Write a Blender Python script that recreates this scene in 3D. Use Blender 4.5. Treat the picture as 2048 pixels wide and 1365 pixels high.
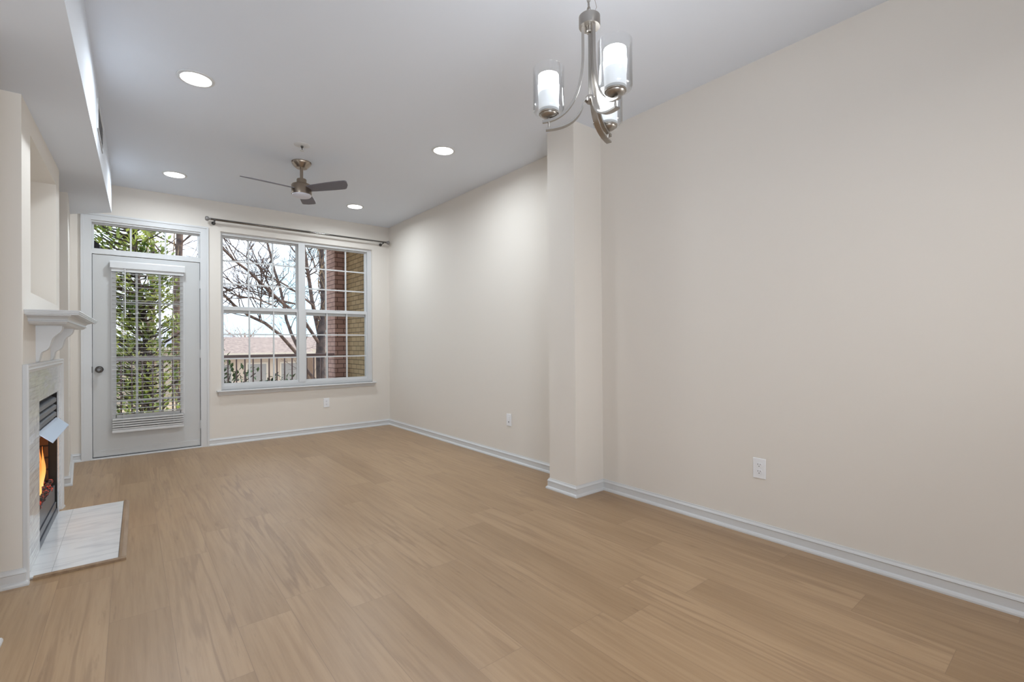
import bpy, bmesh, math, random
from mathutils import Vector, Matrix

for o in list(bpy.data.objects):
    bpy.data.objects.remove(o, do_unlink=True)
SC = bpy.context.scene
COL = SC.collection
R_ = math.radians

# ------------------------------------------------------------------ camera
cam_d = bpy.data.cameras.new('camera')
cam = bpy.data.objects.new('camera', cam_d)
COL.objects.link(cam)
SC.camera = cam
YAW, PITCH, ROLL, CAMH = 0.6774, 0.0042, -0.0073, 1.12395
cam_d.sensor_width = 36.0
cam_d.lens = 950.2 / 2048 * 36.0
cam_d.clip_start, cam_d.clip_end = 0.05, 300
fw = Vector((math.sin(YAW) * math.cos(PITCH), math.cos(YAW) * math.cos(PITCH), math.sin(PITCH)))
rt = Vector((math.cos(YAW), -math.sin(YAW), 0))
up = rt.cross(fw)
r2 = rt * math.cos(ROLL) + up * math.sin(ROLL)
u2 = -rt * math.sin(ROLL) + up * math.cos(ROLL)
mw = Matrix((r2, u2, -fw)).transposed().to_4x4()
mw.translation = Vector((0, 0, CAMH))
cam.matrix_world = mw

# ------------------------------------------------------------------ exposure, sky, sun
SC.view_settings.view_transform = 'Standard'
SC.view_settings.look = 'None'
SC.view_settings.exposure = 0.0
SC.view_settings.gamma = 1.0
SC.view_settings.use_curve_mapping = False

SKY_STRENGTH = 2.3
SUN_ENERGY = 4.0
DOWNLIGHT_W = 11.6
ROOM_W = 21.5
BOUNCE_W = 31.0
HALL_W = 3.5
SIDE_W = 14.0
W = bpy.data.worlds.new('sky')
SC.world = W
W.use_nodes = True
nt = W.node_tree
nt.nodes.clear()
out = nt.nodes.new('ShaderNodeOutputWorld')
bg = nt.nodes.new('ShaderNodeBackground')
bg.inputs['Strength'].default_value = SKY_STRENGTH
tc = nt.nodes.new('ShaderNodeTexCoord')
nz = nt.nodes.new('ShaderNodeTexNoise')
nz.inputs['Scale'].default_value = 5.0
nz.inputs['Detail'].default_value = 4.0
cr = nt.nodes.new('ShaderNodeValToRGB')
cr.color_ramp.elements[0].position = 0.42
cr.color_ramp.elements[0].color = (0.50, 0.74, 0.88, 1)
cr.color_ramp.elements[1].position = 0.58
cr.color_ramp.elements[1].color = (0.88, 0.98, 1.12, 1)
nt.links.new(tc.outputs['Generated'], nz.inputs['Vector'])
nt.links.new(nz.outputs['Fac'], cr.inputs['Fac'])
nt.links.new(cr.outputs['Color'], bg.inputs['Color'])
nt.links.new(bg.outputs['Background'], out.inputs['Surface'])

sd = bpy.data.lights.new('sun', 'SUN')
sd.energy = SUN_ENERGY
sd.angle = R_(1.5)
sd.color = (1.0, 0.90, 0.76)
sun = bpy.data.objects.new('sun', sd)
COL.objects.link(sun)
sun.rotation_euler = Vector((-0.80, -0.12, -0.55)).to_track_quat('-Z', 'Y').to_euler()

def area_light(name, loc, target, size, watts, color=(1, 1, 1), shape='DISK', size_y=None, spread=180):
    d = bpy.data.lights.new(name, 'AREA')
    d.shape = shape
    d.size = size
    if size_y: d.size_y = size_y
    d.energy = watts
    d.color = color
    d.spread = R_(spread)
    o = bpy.data.objects.new(name, d)
    COL.objects.link(o)
    o.location = loc
    o.rotation_euler = (Vector(target) - Vector(loc)).to_track_quat('-Z', 'Y').to_euler()
    return o

# overhead fill light added behind the camera, without a fixture
area_light('dining_fill', (0.9, -0.6, 2.735), (0.9, -0.6, 0), 0.3, ROOM_W, (0.98, 1.0, 1.02), spread=160)
# unseen fill light added in the passage to lift the left walls
area_light('passage_fill', (-0.95, 1.1, 2.15), (-0.6, 3.0, 0.9), 0.4, HALL_W, (1.0, 0.92, 0.80))
# bodiless fill light added by the right wall, aimed at the fireplace
area_light('side_fill', (2.72, -0.25, 1.35), (-0.4, 3.6, 1.5), 0.8, SIDE_W, (1.0, 0.98, 0.95), 'RECTANGLE', 1.0, 120)
# added soft fill, out of view, aimed up to brighten the ceiling
area_light('bounce_fill', (0.1, -1.3, 0.9), (0.35, 2.2, 2.75), 1.2, BOUNCE_W, (0.90, 1.0, 1.12), 'RECTANGLE', 1.0, 130)

# ------------------------------------------------------------------ dimensions (metres)
D, H, XR = 6.241, 2.7455, 2.8225          # far wall, ceiling, right wall
CX, CY0, CY1 = 2.523, 2.406, 2.684        # the column on the right wall
YB = -3.2                                 # wall behind the photographer
TH = R_(0.70)
FO = Vector((-0.397, 3.2, 0))
FU = Vector((math.sin(TH), math.cos(TH), 0))
FV = Vector((math.cos(TH), -math.sin(TH), 0))

def FP(p):
    """chimney-breast frame: v out of the breast, u along it, z up"""
    return FO + FV * p[0] + FU * p[1] + Vector((0, 0, p[2]))

# ------------------------------------------------------------------ materials
def new_mat(name):
    m = bpy.data.materials.new(name)
    m.use_nodes = True
    return m, m.node_tree, m.node_tree.nodes['Principled BSDF']

def srgb(r, g, b):
    f = lambda c: (c / 255 / 12.92) if c / 255 <= 0.04045 else ((c / 255 + 0.055) / 1.055) ** 2.4
    return (f(r), f(g), f(b), 1)

def plain(name, col, rough=0.5, metal=0.0, bump=0.0, bscale=200, spec=0.5, emit=None, estr=0.0):
    m, t, b = new_mat(name)
    b.inputs['Base Color'].default_value = col
    b.inputs['Roughness'].default_value = rough
    b.inputs['Metallic'].default_value = metal
    b.inputs['Specular IOR Level'].default_value = spec
    n = t.nodes.new('ShaderNodeTexNoise')
    n.inputs['Scale'].default_value = bscale
    n.inputs['Detail'].default_value = 3
    c = t.nodes.new('ShaderNodeTexCoord')
    t.links.new(c.outputs['Object'], n.inputs['Vector'])
    if bump > 0:
        bp = t.nodes.new('ShaderNodeBump')
        bp.inputs['Strength'].default_value = bump
        bp.inputs['Distance'].default_value = 0.002
        t.links.new(n.outputs['Fac'], bp.inputs['Height'])
        t.links.new(bp.outputs['Normal'], b.inputs['Normal'])
    else:
        r = t.nodes.new('ShaderNodeMapRange')
        dv = 0.008 if metal > 0.5 else 0.04
        r.inputs['To Min'].default_value = max(0.02, rough - dv)
        r.inputs['To Max'].default_value = min(1.0, rough + dv)
        t.links.new(n.outputs['Fac'], r.inputs['Value'])
        t.links.new(r.outputs['Result'], b.inputs['Roughness'])
    if emit:
        b.inputs['Emission Color'].default_value = emit
        b.inputs['Emission Strength'].default_value = estr
    return m

M = {}
M['wall'] = plain('wall_paint', srgb(227, 221, 213), 0.62, bump=0.05, bscale=320, spec=0.25)
M['ceil'] = plain('ceiling_paint', srgb(226, 231, 239), 0.8, bump=0.04, bscale=260, spec=0.2)
M['white'] = plain('white_trim_paint', srgb(212, 213, 214), 0.35, spec=0.4)
M['door'] = plain('white_door_paint', srgb(200, 201, 201), 0.42, spec=0.4)
M['vinyl'] = plain('white_vinyl', srgb(212, 213, 214), 0.4, spec=0.4)
M['slat'] = plain('white_blind_slat', srgb(205, 205, 204), 0.45, spec=0.4)
M['plastic'] = plain('white_plastic', srgb(238, 239, 242), 0.35)
M['dark'] = plain('dark_slot', (0.01, 0.01, 0.01, 1), 0.7)
M['gap'] = plain('dark_weatherstrip', (0.012, 0.012, 0.013, 1), 0.8)
M['nickel'] = plain('brushed_nickel', (0.40, 0.375, 0.345, 1), 0.33, metal=1.0)
M['bronze'] = plain('brushed_pewter', (0.36, 0.30, 0.245, 1), 0.30, metal=1.0)
M['chrome'] = plain('polished_rod', (0.20, 0.19, 0.18, 1), 0.14, metal=1.0)
M['finial'] = plain('grey_finial', (0.30, 0.285, 0.28, 1), 0.5, metal=0.6)
M['knob'] = plain('dark_pewter', (0.12, 0.115, 0.11, 1), 0.36, metal=1.0)
M['blade'] = plain('grey_fan_blade', srgb(112, 110, 118), 0.5)
M['lens'] = plain('frosted_fan_lens', srgb(214, 214, 224), 0.35)
M['soot'] = plain('black_firebox', (0.012, 0.010, 0.009, 1), 0.75)
M['steel'] = plain('grey_enamel_steel', srgb(112, 116, 124), 0.34, metal=0.55)
M['hood'] = plain('brushed_steel_hood', srgb(196, 205, 220), 0.34, metal=0.6)
M['rail'] = plain('brown_railing_paint', srgb(158, 138, 140), 0.5)
M['deck'] = plain('balcony_concrete', srgb(112, 106, 102), 0.9, bump=0.2, bscale=60)
M['lantern'] = plain('lantern_metal', srgb(58, 58, 74), 0.5)
M['stucco'] = plain('house_siding', srgb(196, 174, 156), 0.9, bump=0.2, bscale=8)
M['fascia'] = plain('house_fascia', srgb(208, 190, 172), 0.7)
M['winglass'] = plain('house_window_glass', srgb(150, 140, 134), 0.3)
M['copper'] = plain('brown_wire', (0.20, 0.13, 0.10, 1), 0.5)

def emissive(name, col, strength):
    m, t, b = new_mat(name)
    b.inputs['Base Color'].default_value = (0.8, 0.8, 0.8, 1)
    b.inputs['Emission Color'].default_value = col
    b.inputs['Emission Strength'].default_value = strength
    return m
M['led'] = emissive('downlight_lens', (1, 0.98, 0.95, 1), 12.0)

# frosted lamp shade: the bulb sits in the upper half of the tube
m, t, b = new_mat('frosted_shade')
b.inputs['Base Color'].default_value = (0.52, 0.54, 0.56, 1)
tc = t.nodes.new('ShaderNodeTexCoord')
sx = t.nodes.new('ShaderNodeSeparateXYZ')
mr = t.nodes.new('ShaderNodeMapRange')
mr.interpolation_type = 'SMOOTHSTEP'
mr.inputs['From Min'].default_value = 0.46
mr.inputs['From Max'].default_value = 0.80
mr.inputs['To Min'].default_value = 0.30
mr.inputs['To Max'].default_value = 23.0
t.links.new(tc.outputs['Generated'], sx.inputs[0])
t.links.new(sx.outputs['Z'], mr.inputs['Value'])
t.links.new(mr.outputs['Result'], b.inputs['Emission Strength'])
b.inputs['Emission Color'].default_value = (0.93, 0.97, 1.0, 1)
M['shade'] = m

def glass(name, tint, gloss_fac, rough=0.0, edge=0.0):
    m = bpy.data.materials.new(name)
    m.use_nodes = True
    t = m.node_tree
    t.nodes.clear()
    o = t.nodes.new('ShaderNodeOutputMaterial')
    mx = t.nodes.new('ShaderNodeMixShader')
    tr = t.nodes.new('ShaderNodeBsdfTransparent')
    gl = t.nodes.new('ShaderNodeBsdfGlossy')
    tr.inputs['Color'].default_value = tint
    gl.inputs['Roughness'].default_value = rough
    lw = t.nodes.new('ShaderNodeLayerWeight')
    lw.inputs['Blend'].default_value = 0.5
    fr = t.nodes.new('ShaderNodeMath')
    fr.operation = 'POWER'
    fr.inputs[1].default_value = 3.0
    t.links.new(lw.outputs['Facing'], fr.inputs[0])
    mu = t.nodes.new('ShaderNodeMath')
    mu.operation = 'MULTIPLY_ADD'
    mu.inputs[1].default_value = gloss_fac
    mu.inputs[2].default_value = edge
    t.links.new(fr.outputs[0], mu.inputs[0])
    t.links.new(mu.outputs[0], mx.inputs[0])
    t.links.new(tr.outputs[0], mx.inputs[1])
    t.links.new(gl.outputs[0], mx.inputs[2])
    t.links.new(mx.outputs[0], o.inputs[0])
    return m
M['pane'] = glass('window_glass', (0.985, 0.99, 0.99, 1), 0.22, 0.0, 0.001)
M['clear'] = glass('clear_shade_glass', (0.985, 0.99, 0.995, 1), 0.85, 0.02, 0.05)

# floor planks
m, t, b = new_mat('oak_plank_floor')
N = t.nodes.new
L = t.links.new
tc = N('ShaderNodeTexCoord')
sep = N('ShaderNodeSeparateXYZ')
L(tc.outputs['Object'], sep.inputs[0])
cmb = N('ShaderNodeCombineXYZ')
L(sep.outputs['X'], cmb.inputs['Y'])
mp = N('ShaderNodeMapping')
mp.inputs['Location'].default_value = (0.42, 0.069, 0)
L(cmb.outputs[0], mp.inputs['Vector'])
bk = N('ShaderNodeTexBrick')
bk.offset = 0.0
bk.offset_frequency = 2
bk.squash = 1.0
bk.inputs['Scale'].default_value = 1.0
bk.inputs['Brick Width'].default_value = 1.22
bk.inputs['Row Height'].default_value = 0.20
bk.inputs['Mortar Size'].default_value = 0.0009
bk.inputs['Mortar Smooth'].default_value = 0.3
bk.inputs['Bias'].default_value = 0.0
bk.inputs['Color1'].default_value = (0, 0, 0, 1)
bk.inputs['Color2'].default_value = (1, 1, 1, 1)
bk.inputs['Mortar'].default_value = (0.3, 0.3, 0.3, 1)
ROWX = N('ShaderNodeMath'); ROWX.operation = 'MULTIPLY_ADD'; ROWX.inputs[1].default_value = 5.0; ROWX.inputs[2].default_value = 0.345
L(sep.outputs['X'], ROWX.inputs[0])
rowf = N('ShaderNodeMath'); rowf.operation = 'FLOOR'; L(ROWX.outputs[0], rowf.inputs[0])
rwn = N('ShaderNodeTexWhiteNoise'); rwn.noise_dimensions = '1D'; L(rowf.outputs[0], rwn.inputs['W'])
rsh = N('ShaderNodeMath'); rsh.operation = 'MULTIPLY_ADD'; rsh.inputs[1].default_value = 1.22
L(rwn.outputs['Value'], rsh.inputs[0]); L(sep.outputs['Y'], rsh.inputs[2]); L(rsh.outputs[0], cmb.inputs['X'])
L(mp.outputs[0], bk.inputs['Vector'])
# every plank gets its own piece of grain
off = N('ShaderNodeVectorMath'); off.operation = 'MULTIPLY_ADD'
L(bk.outputs['Color'], off.inputs[0])
off.inputs[1].default_value = (17.3, 9.1, 5.0)
L(tc.outputs['Object'], off.inputs[2])
sc1 = N('ShaderNodeVectorMath'); sc1.operation = 'MULTIPLY'
L(off.outputs[0], sc1.inputs[0]); sc1.inputs[1].default_value = (10.0, 0.62, 1)
warp = N('ShaderNodeTexNoise'); warp.inputs['Scale'].default_value = 1.0; warp.inputs['Detail'].default_value = 3
L(sc1.outputs[0], warp.inputs['Vector'])
wm = N('ShaderNodeMath'); wm.operation = 'MULTIPLY'; wm.inputs[1].default_value = 30.0
L(warp.outputs['Fac'], wm.inputs[0])
ws = N('ShaderNodeMath'); ws.operation = 'SINE'
L(wm.outputs[0], ws.inputs[0])
rings = N('ShaderNodeMapRange')
rings.inputs['From Min'].default_value = 0.35; rings.inputs['From Max'].default_value = 1.0
L(ws.outputs[0], rings.inputs['Value'])
sc2 = N('ShaderNodeVectorMath'); sc2.operation = 'MULTIPLY'
L(off.outputs[0], sc2.inputs[0]); sc2.inputs[1].default_value = (60.0, 2.4, 1)
fine = N('ShaderNodeTexNoise'); fine.inputs['Scale'].default_value = 1.0; fine.inputs['Detail'].default_value = 6; fine.inputs['Roughness'].default_value = 0.65
L(sc2.outputs[0], fine.inputs['Vector'])
sc3 = N('ShaderNodeVectorMath'); sc3.operation = 'MULTIPLY'
L(off.outputs[0], sc3.inputs[0]); sc3.inputs[1].default_value = (3.2, 0.7, 1)
blot = N('ShaderNodeTexNoise'); blot.inputs['Scale'].default_value = 1.0; blot.inputs['Detail'].default_value = 2
L(sc3.outputs[0], blot.inputs['Vector'])
base = N('ShaderNodeValToRGB')
base.color_ramp.elements[0].position = 0.25
base.color_ramp.elements[0].color = srgb(152, 122, 88)
base.color_ramp.elements[1].position = 0.75
base.color_ramp.elements[1].color = srgb(183, 153, 118)
mixf = N('ShaderNodeMath'); mixf.operation = 'MULTIPLY_ADD'
L(bk.outputs['Color'], mixf.inputs[0]); mixf.inputs[1].default_value = 0.20
bsub = N('ShaderNodeMath'); bsub.operation = 'MULTIPLY'; bsub.inputs[1].default_value = 0.75
L(blot.outputs['Fac'], bsub.inputs[0])
L(bsub.outputs[0], mixf.inputs[2])
L(mixf.outputs[0], base.inputs['Fac'])
g1 = N('ShaderNodeMix'); g1.data_type = 'RGBA'; g1.blend_type = 'MULTIPLY'
gm = N('ShaderNodeMath'); gm.operation = 'MULTIPLY'
msk = N('ShaderNodeMapRange'); msk.inputs['From Min'].default_value = 0.45; msk.inputs['From Max'].default_value = 0.7
L(blot.outputs['Fac'], msk.inputs['Value'])
L(rings.outputs[0], gm.inputs[0]); L(msk.outputs[0], gm.inputs[1])
gs = N('ShaderNodeMath'); gs.operation = 'MULTIPLY_ADD'; gs.inputs[1].default_value = 0.36; gs.inputs[2].default_value = 0.05
L(gm.outputs[0], gs.inputs[0]); L(gs.outputs[0], g1.inputs[0])
L(base.outputs[0], g1.inputs[6]); g1.inputs[7].default_value = srgb(150, 122, 98)
g2 = N('ShaderNodeMix'); g2.data_type = 'RGBA'; g2.blend_type = 'MULTIPLY'
fm = N('ShaderNodeMapRange'); fm.inputs['From Min'].default_value = 0.42; fm.inputs['From Max'].default_value = 0.75
fm.inputs['To Max'].default_value = 0.42
L(fine.outputs['Fac'], fm.inputs['Value']); L(fm.outputs[0], g2.inputs[0])
L(g1.outputs[2], g2.inputs[6]); g2.inputs[7].default_value = srgb(196, 176, 152)
g3 = N('ShaderNodeMix'); g3.data_type = 'RGBA'
L(bk.outputs['Fac'], g3.inputs[0]); stv = N('ShaderNodeVectorMath'); stv.operation = 'MULTIPLY'
L(off.outputs[0], stv.inputs[0]); stv.inputs[1].default_value = (26.0, 2.6, 1)
stn = N('ShaderNodeTexNoise'); stn.inputs['Scale'].default_value = 1.0; stn.inputs['Detail'].default_value = 5; stn.inputs['Roughness'].default_value = 0.7
L(stv.outputs[0], stn.inputs['Vector'])
stm = N('ShaderNodeMapRange'); stm.inputs['From Min'].default_value = 0.60; stm.inputs['From Max'].default_value = 0.78; stm.inputs['To Max'].default_value = 0.55
L(stn.outputs['Fac'], stm.inputs['Value'])
g25 = N('ShaderNodeMix'); g25.data_type = 'RGBA'; g25.blend_type = 'MULTIPLY'
L(stm.outputs[0], g25.inputs[0]); L(g2.outputs[2], g25.inputs[6]); g25.inputs[7].default_value = srgb(160, 136, 112)
L(g25.outputs[2], g3.inputs[6]); g3.inputs[7].default_value = srgb(132, 104, 78)
L(g3.outputs[2], b.inputs['Base Color'])
b.inputs['Roughness'].default_value = 0.38
b.inputs['Specular IOR Level'].default_value = 0.95
bp = N('ShaderNodeBump'); bp.inputs['Strength'].default_value = 0.08; bp.inputs['Distance'].default_value = 0.001
L(fine.outputs['Fac'], bp.inputs['Height']); L(bp.outputs[0], b.inputs['Normal'])
M['floor'] = m

# dark oak edging of the hearth
m, t, b = new_mat('oak_edging')
tc = t.nodes.new('ShaderNodeTexCoord'); nz = t.nodes.new('ShaderNodeTexNoise'); cr = t.nodes.new('ShaderNodeValToRGB')
mp = t.nodes.new('ShaderNodeMapping'); mp.inputs['Scale'].default_value = (40, 4, 40)
nz.inputs['Scale'].default_value = 1.0; nz.inputs['Detail'].default_value = 4
cr.color_ramp.elements[0].color = srgb(108, 84, 60); cr.color_ramp.elements[1].color = srgb(172, 146, 118)
t.links.new(tc.outputs['Object'], mp.inputs['Vector']); t.links.new(mp.outputs[0], nz.inputs['Vector'])
t.links.new(nz.outputs['Fac'], cr.inputs['Fac']); t.links.new(cr.outputs[0], b.inputs['Base Color'])
b.inputs['Roughness'].default_value = 0.4
M['edging'] = m

# white marble with grey veins and tile joints
def marble(name, wavy):
    m, t, b = new_mat(name)
    tc = t.nodes.new('ShaderNodeTexCoord')
    mp = t.nodes.new('ShaderNodeMapping')
    mp.inputs['Rotation'].default_value = (0.4, 0.5, 0.9)
    mp.inputs['Scale'].default_value = (2.6, 12.0, 12.0)
    t.links.new(tc.outputs['Object'], mp.inputs['Vector'])
    nz = t.nodes.new('ShaderNodeTexNoise')
    nz.inputs['Scale'].default_value = 1.4; nz.inputs['Detail'].default_value = 8; nz.inputs['Distortion'].default_value = 0.8
    t.links.new(mp.outputs[0], nz.inputs['Vector'])
    cr = t.nodes.new('ShaderNodeValToRGB')
    e = cr.color_ramp.elements
    e[0].position = 0.32; e[0].color = srgb(204, 205, 208)
    e[1].position = 0.52; e[1].color = srgb(220, 221, 222)
    t.links.new(nz.outputs['Fac'], cr.inputs['Fac'])
    sp = t.nodes.new('ShaderNodeSeparateXYZ'); t.links.new(tc.outputs['Object'], sp.inputs[0])
    cb = t.nodes.new('ShaderNodeCombineXYZ')
    if wavy:
        t.links.new(sp.outputs['Y'], cb.inputs['X']); t.links.new(sp.outputs['Z'], cb.inputs['Y'])
    else:
        t.links.new(sp.outputs['Y'], cb.inputs['X']); t.links.new(sp.outputs['X'], cb.inputs['Y'])
    bk = t.nodes.new('ShaderNodeTexBrick'); bk.offset = 0.0
    bk.inputs['Scale'].default_value = 1.0; bk.inputs['Brick Width'].default_value = 0.305; bk.inputs['Row Height'].default_value = 0.305
    bk.inputs['Mortar Size'].default_value = 0.0015
    t.links.new(cb.outputs[0], bk.inputs['Vector'])
    mx = t.nodes.new('ShaderNodeMix'); mx.data_type = 'RGBA'
    t.links.new(bk.outputs['Fac'], mx.inputs[0]); t.links.new(cr.outputs[0], mx.inputs[6])
    mx.inputs[7].default_value = srgb(188, 189, 190)
    t.links.new(mx.outputs[2], b.inputs['Base Color'])
    b.inputs['Roughness'].default_value = 0.07 if wavy else 0.10
    if wavy:
        wn = t.nodes.new('ShaderNodeTexNoise'); wn.inputs['Scale'].default_value = 20; wn.inputs['Detail'].default_value = 2
        wmap = t.nodes.new('ShaderNodeMapping'); wmap.inputs['Scale'].default_value = (1.0, 0.14, 1.6)
        t.links.new(tc.outputs['Object'], wmap.inputs['Vector']); t.links.new(wmap.outputs[0], wn.inputs['Vector'])
        bp = t.nodes.new('ShaderNodeBump'); bp.inputs['Strength'].default_value = 0.45; bp.inputs['Distance'].default_value = 0.01
        t.links.new(wn.outputs['Fac'], bp.inputs['Height']); t.links.new(bp.outputs[0], b.inputs['Normal'])
    return m
M['tile'] = marble('polished_marble_tile', True)
M['hearth'] = marble('polished_marble_hearth', False)

def brickmat(name, c1, c2, mortar):
    m, t, b = new_mat(name)
    tc = t.nodes.new('ShaderNodeTexCoord')
    sp = t.nodes.new('ShaderNodeSeparateXYZ'); t.links.new(tc.outputs['Object'], sp.inputs[0])
    ad = t.nodes.new('ShaderNodeMath'); t.links.new(sp.outputs['X'], ad.inputs[0]); t.links.new(sp.outputs['Y'], ad.inputs[1])
    cb = t.nodes.new('ShaderNodeCombineXYZ'); t.links.new(ad.outputs[0], cb.inputs['X']); t.links.new(sp.outputs['Z'], cb.inputs['Y'])
    bk = t.nodes.new('ShaderNodeTexBrick'); bk.offset = 0.5
    bk.inputs['Scale'].default_value = 1.0; bk.inputs['Brick Width'].default_value = 0.215; bk.inputs['Row Height'].default_value = 0.078
    bk.inputs['Mortar Size'].default_value = 0.006
    bk.inputs['Color1'].default_value = c1; bk.inputs['Color2'].default_value = c2; bk.inputs['Mortar'].default_value = mortar
    t.links.new(cb.outputs[0], bk.inputs['Vector']); t.links.new(bk.outputs['Color'], b.inputs['Base Color'])
    bp = t.nodes.new('ShaderNodeBump'); bp.invert = True; bp.inputs['Distance'].default_value = 0.006
    t.links.new(bk.outputs['Fac'], bp.inputs['Height']); t.links.new(bp.outputs[0], b.inputs['Normal'])
    b.inputs['Roughness'].default_value = 0.9
    return m
M['brick'] = brickmat('tan_brick', srgb(214, 186, 146), srgb(196, 168, 130), srgb(136, 116, 90))
M['brickred'] = brickmat('rose_brick', srgb(216, 178, 168), srgb(196, 158, 148), srgb(128, 102, 96))
M['firebrick'] = brickmat('sooty_fire_brick', srgb(96, 66, 44), srgb(76, 50, 34), srgb(38, 28, 22))

def noisy(name, c1, c2, scale, rough=0.9, trans=0.0):
    m, t, b = new_mat(name)
    tc = t.nodes.new('ShaderNodeTexCoord'); nz = t.nodes.new('ShaderNodeTexNoise'); cr = t.nodes.new('ShaderNodeValToRGB')
    nz.inputs['Scale'].default_value = scale; nz.inputs['Detail'].default_value = 4
    cr.color_ramp.elements[0].position = 0.35; cr.color_ramp.elements[0].color = c1
    cr.color_ramp.elements[1].position = 0.65; cr.color_ramp.elements[1].color = c2
    t.links.new(tc.outputs['Object'], nz.inputs['Vector']); t.links.new(nz.outputs['Fac'], cr.inputs['Fac'])
    t.links.new(cr.outputs[0], b.inputs['Base Color'])
    b.inputs['Roughness'].default_value = rough
    if trans:
        o = t.nodes['Material Output']; mx = t.nodes.new('ShaderNodeMixShader'); tl = t.nodes.new('ShaderNodeBsdfTranslucent')
        t.links.new(cr.outputs[0], tl.inputs['Color']); mx.inputs[0].default_value = trans
        t.links.new(b.outputs[0], mx.inputs[1]); t.links.new(tl.outputs[0], mx.inputs[2]); t.links.new(mx.outputs[0], o.inputs[0])
    return m
M['bark'] = noisy('grey_brown_bark', srgb(72, 57, 55), srgb(116, 93, 82), 9)
M['barkdark'] = noisy('dark_bark', srgb(60, 49, 49), srgb(94, 77, 71), 7)
M['vine'] = noisy('dry_vine', srgb(120, 92, 70), srgb(178, 148, 118), 12)
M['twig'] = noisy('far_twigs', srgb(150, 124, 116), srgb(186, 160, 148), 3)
M['leaf'] = noisy('glossy_evergreen_leaf', srgb(78, 102, 48), srgb(196, 202, 108), 2.6, 0.35, 0.25)
M['shrub'] = noisy('dark_shrub_leaf', srgb(40, 58, 42), srgb(92, 112, 72), 3.0, 0.4, 0.2)
M['ground'] = noisy('leaf_littered_ground', srgb(150, 128, 104), srgb(186, 164, 140), 1.2)
M['roof'] = noisy('brown_shingles', srgb(132, 112, 106), srgb(162, 140, 130), 6)
M['roofgrey'] = noisy('grey_shingles', srgb(128, 124, 136), srgb(152, 146, 156), 6)
M['log'] = noisy('charred_log', srgb(26, 18, 14), srgb(70, 46, 32), 16)

m, t, b = new_mat('ember')
tc = t.nodes.new('ShaderNodeTexCoord'); nz = t.nodes.new('ShaderNodeTexNoise'); cr = t.nodes.new('ShaderNodeValToRGB')
nz.inputs['Scale'].default_value = 55; nz.inputs['Detail'].default_value = 3
cr.color_ramp.elements[0].position = 0.50; cr.color_ramp.elements[0].color = (0.004, 0.002, 0.002, 1)
cr.color_ramp.elements[1].position = 0.68; cr.color_ramp.elements[1].color = (0.95, 0.10, 0.05, 1)
t.links.new(tc.outputs['Object'], nz.inputs['Vector']); t.links.new(nz.outputs['Fac'], cr.inputs['Fac'])
b.inputs['Base Color'].default_value = (0.02, 0.015, 0.012, 1)
t.links.new(cr.outputs[0], b.inputs['Emission Color']); b.inputs['Emission Strength'].default_value = 0.7
M['ember'] = m

m, t, b = new_mat('flame')
b.inputs['Base Color'].default_value = (0.02, 0.01, 0.0, 1)
tc = t.nodes.new('ShaderNodeTexCoord'); sp = t.nodes.new('ShaderNodeSeparateXYZ'); cr = t.nodes.new('ShaderNodeValToRGB')
t.links.new(tc.outputs['Generated'], sp.inputs[0]); t.links.new(sp.outputs['Z'], cr.inputs['Fac'])
e = cr.color_ramp.elements
e[0].position = 0.0; e[0].color = (1.0, 0.62, 0.22, 1)
e[1].position = 1.0; e[1].color = (0.75, 0.16, 0.02, 1)
n = e.new(0.35); n.color = (1.0, 0.50, 0.12, 1)
t.links.new(cr.outputs[0], b.inputs['Emission Color']); b.inputs['Emission Strength'].default_value = 1.25
M['flame'] = m

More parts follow.
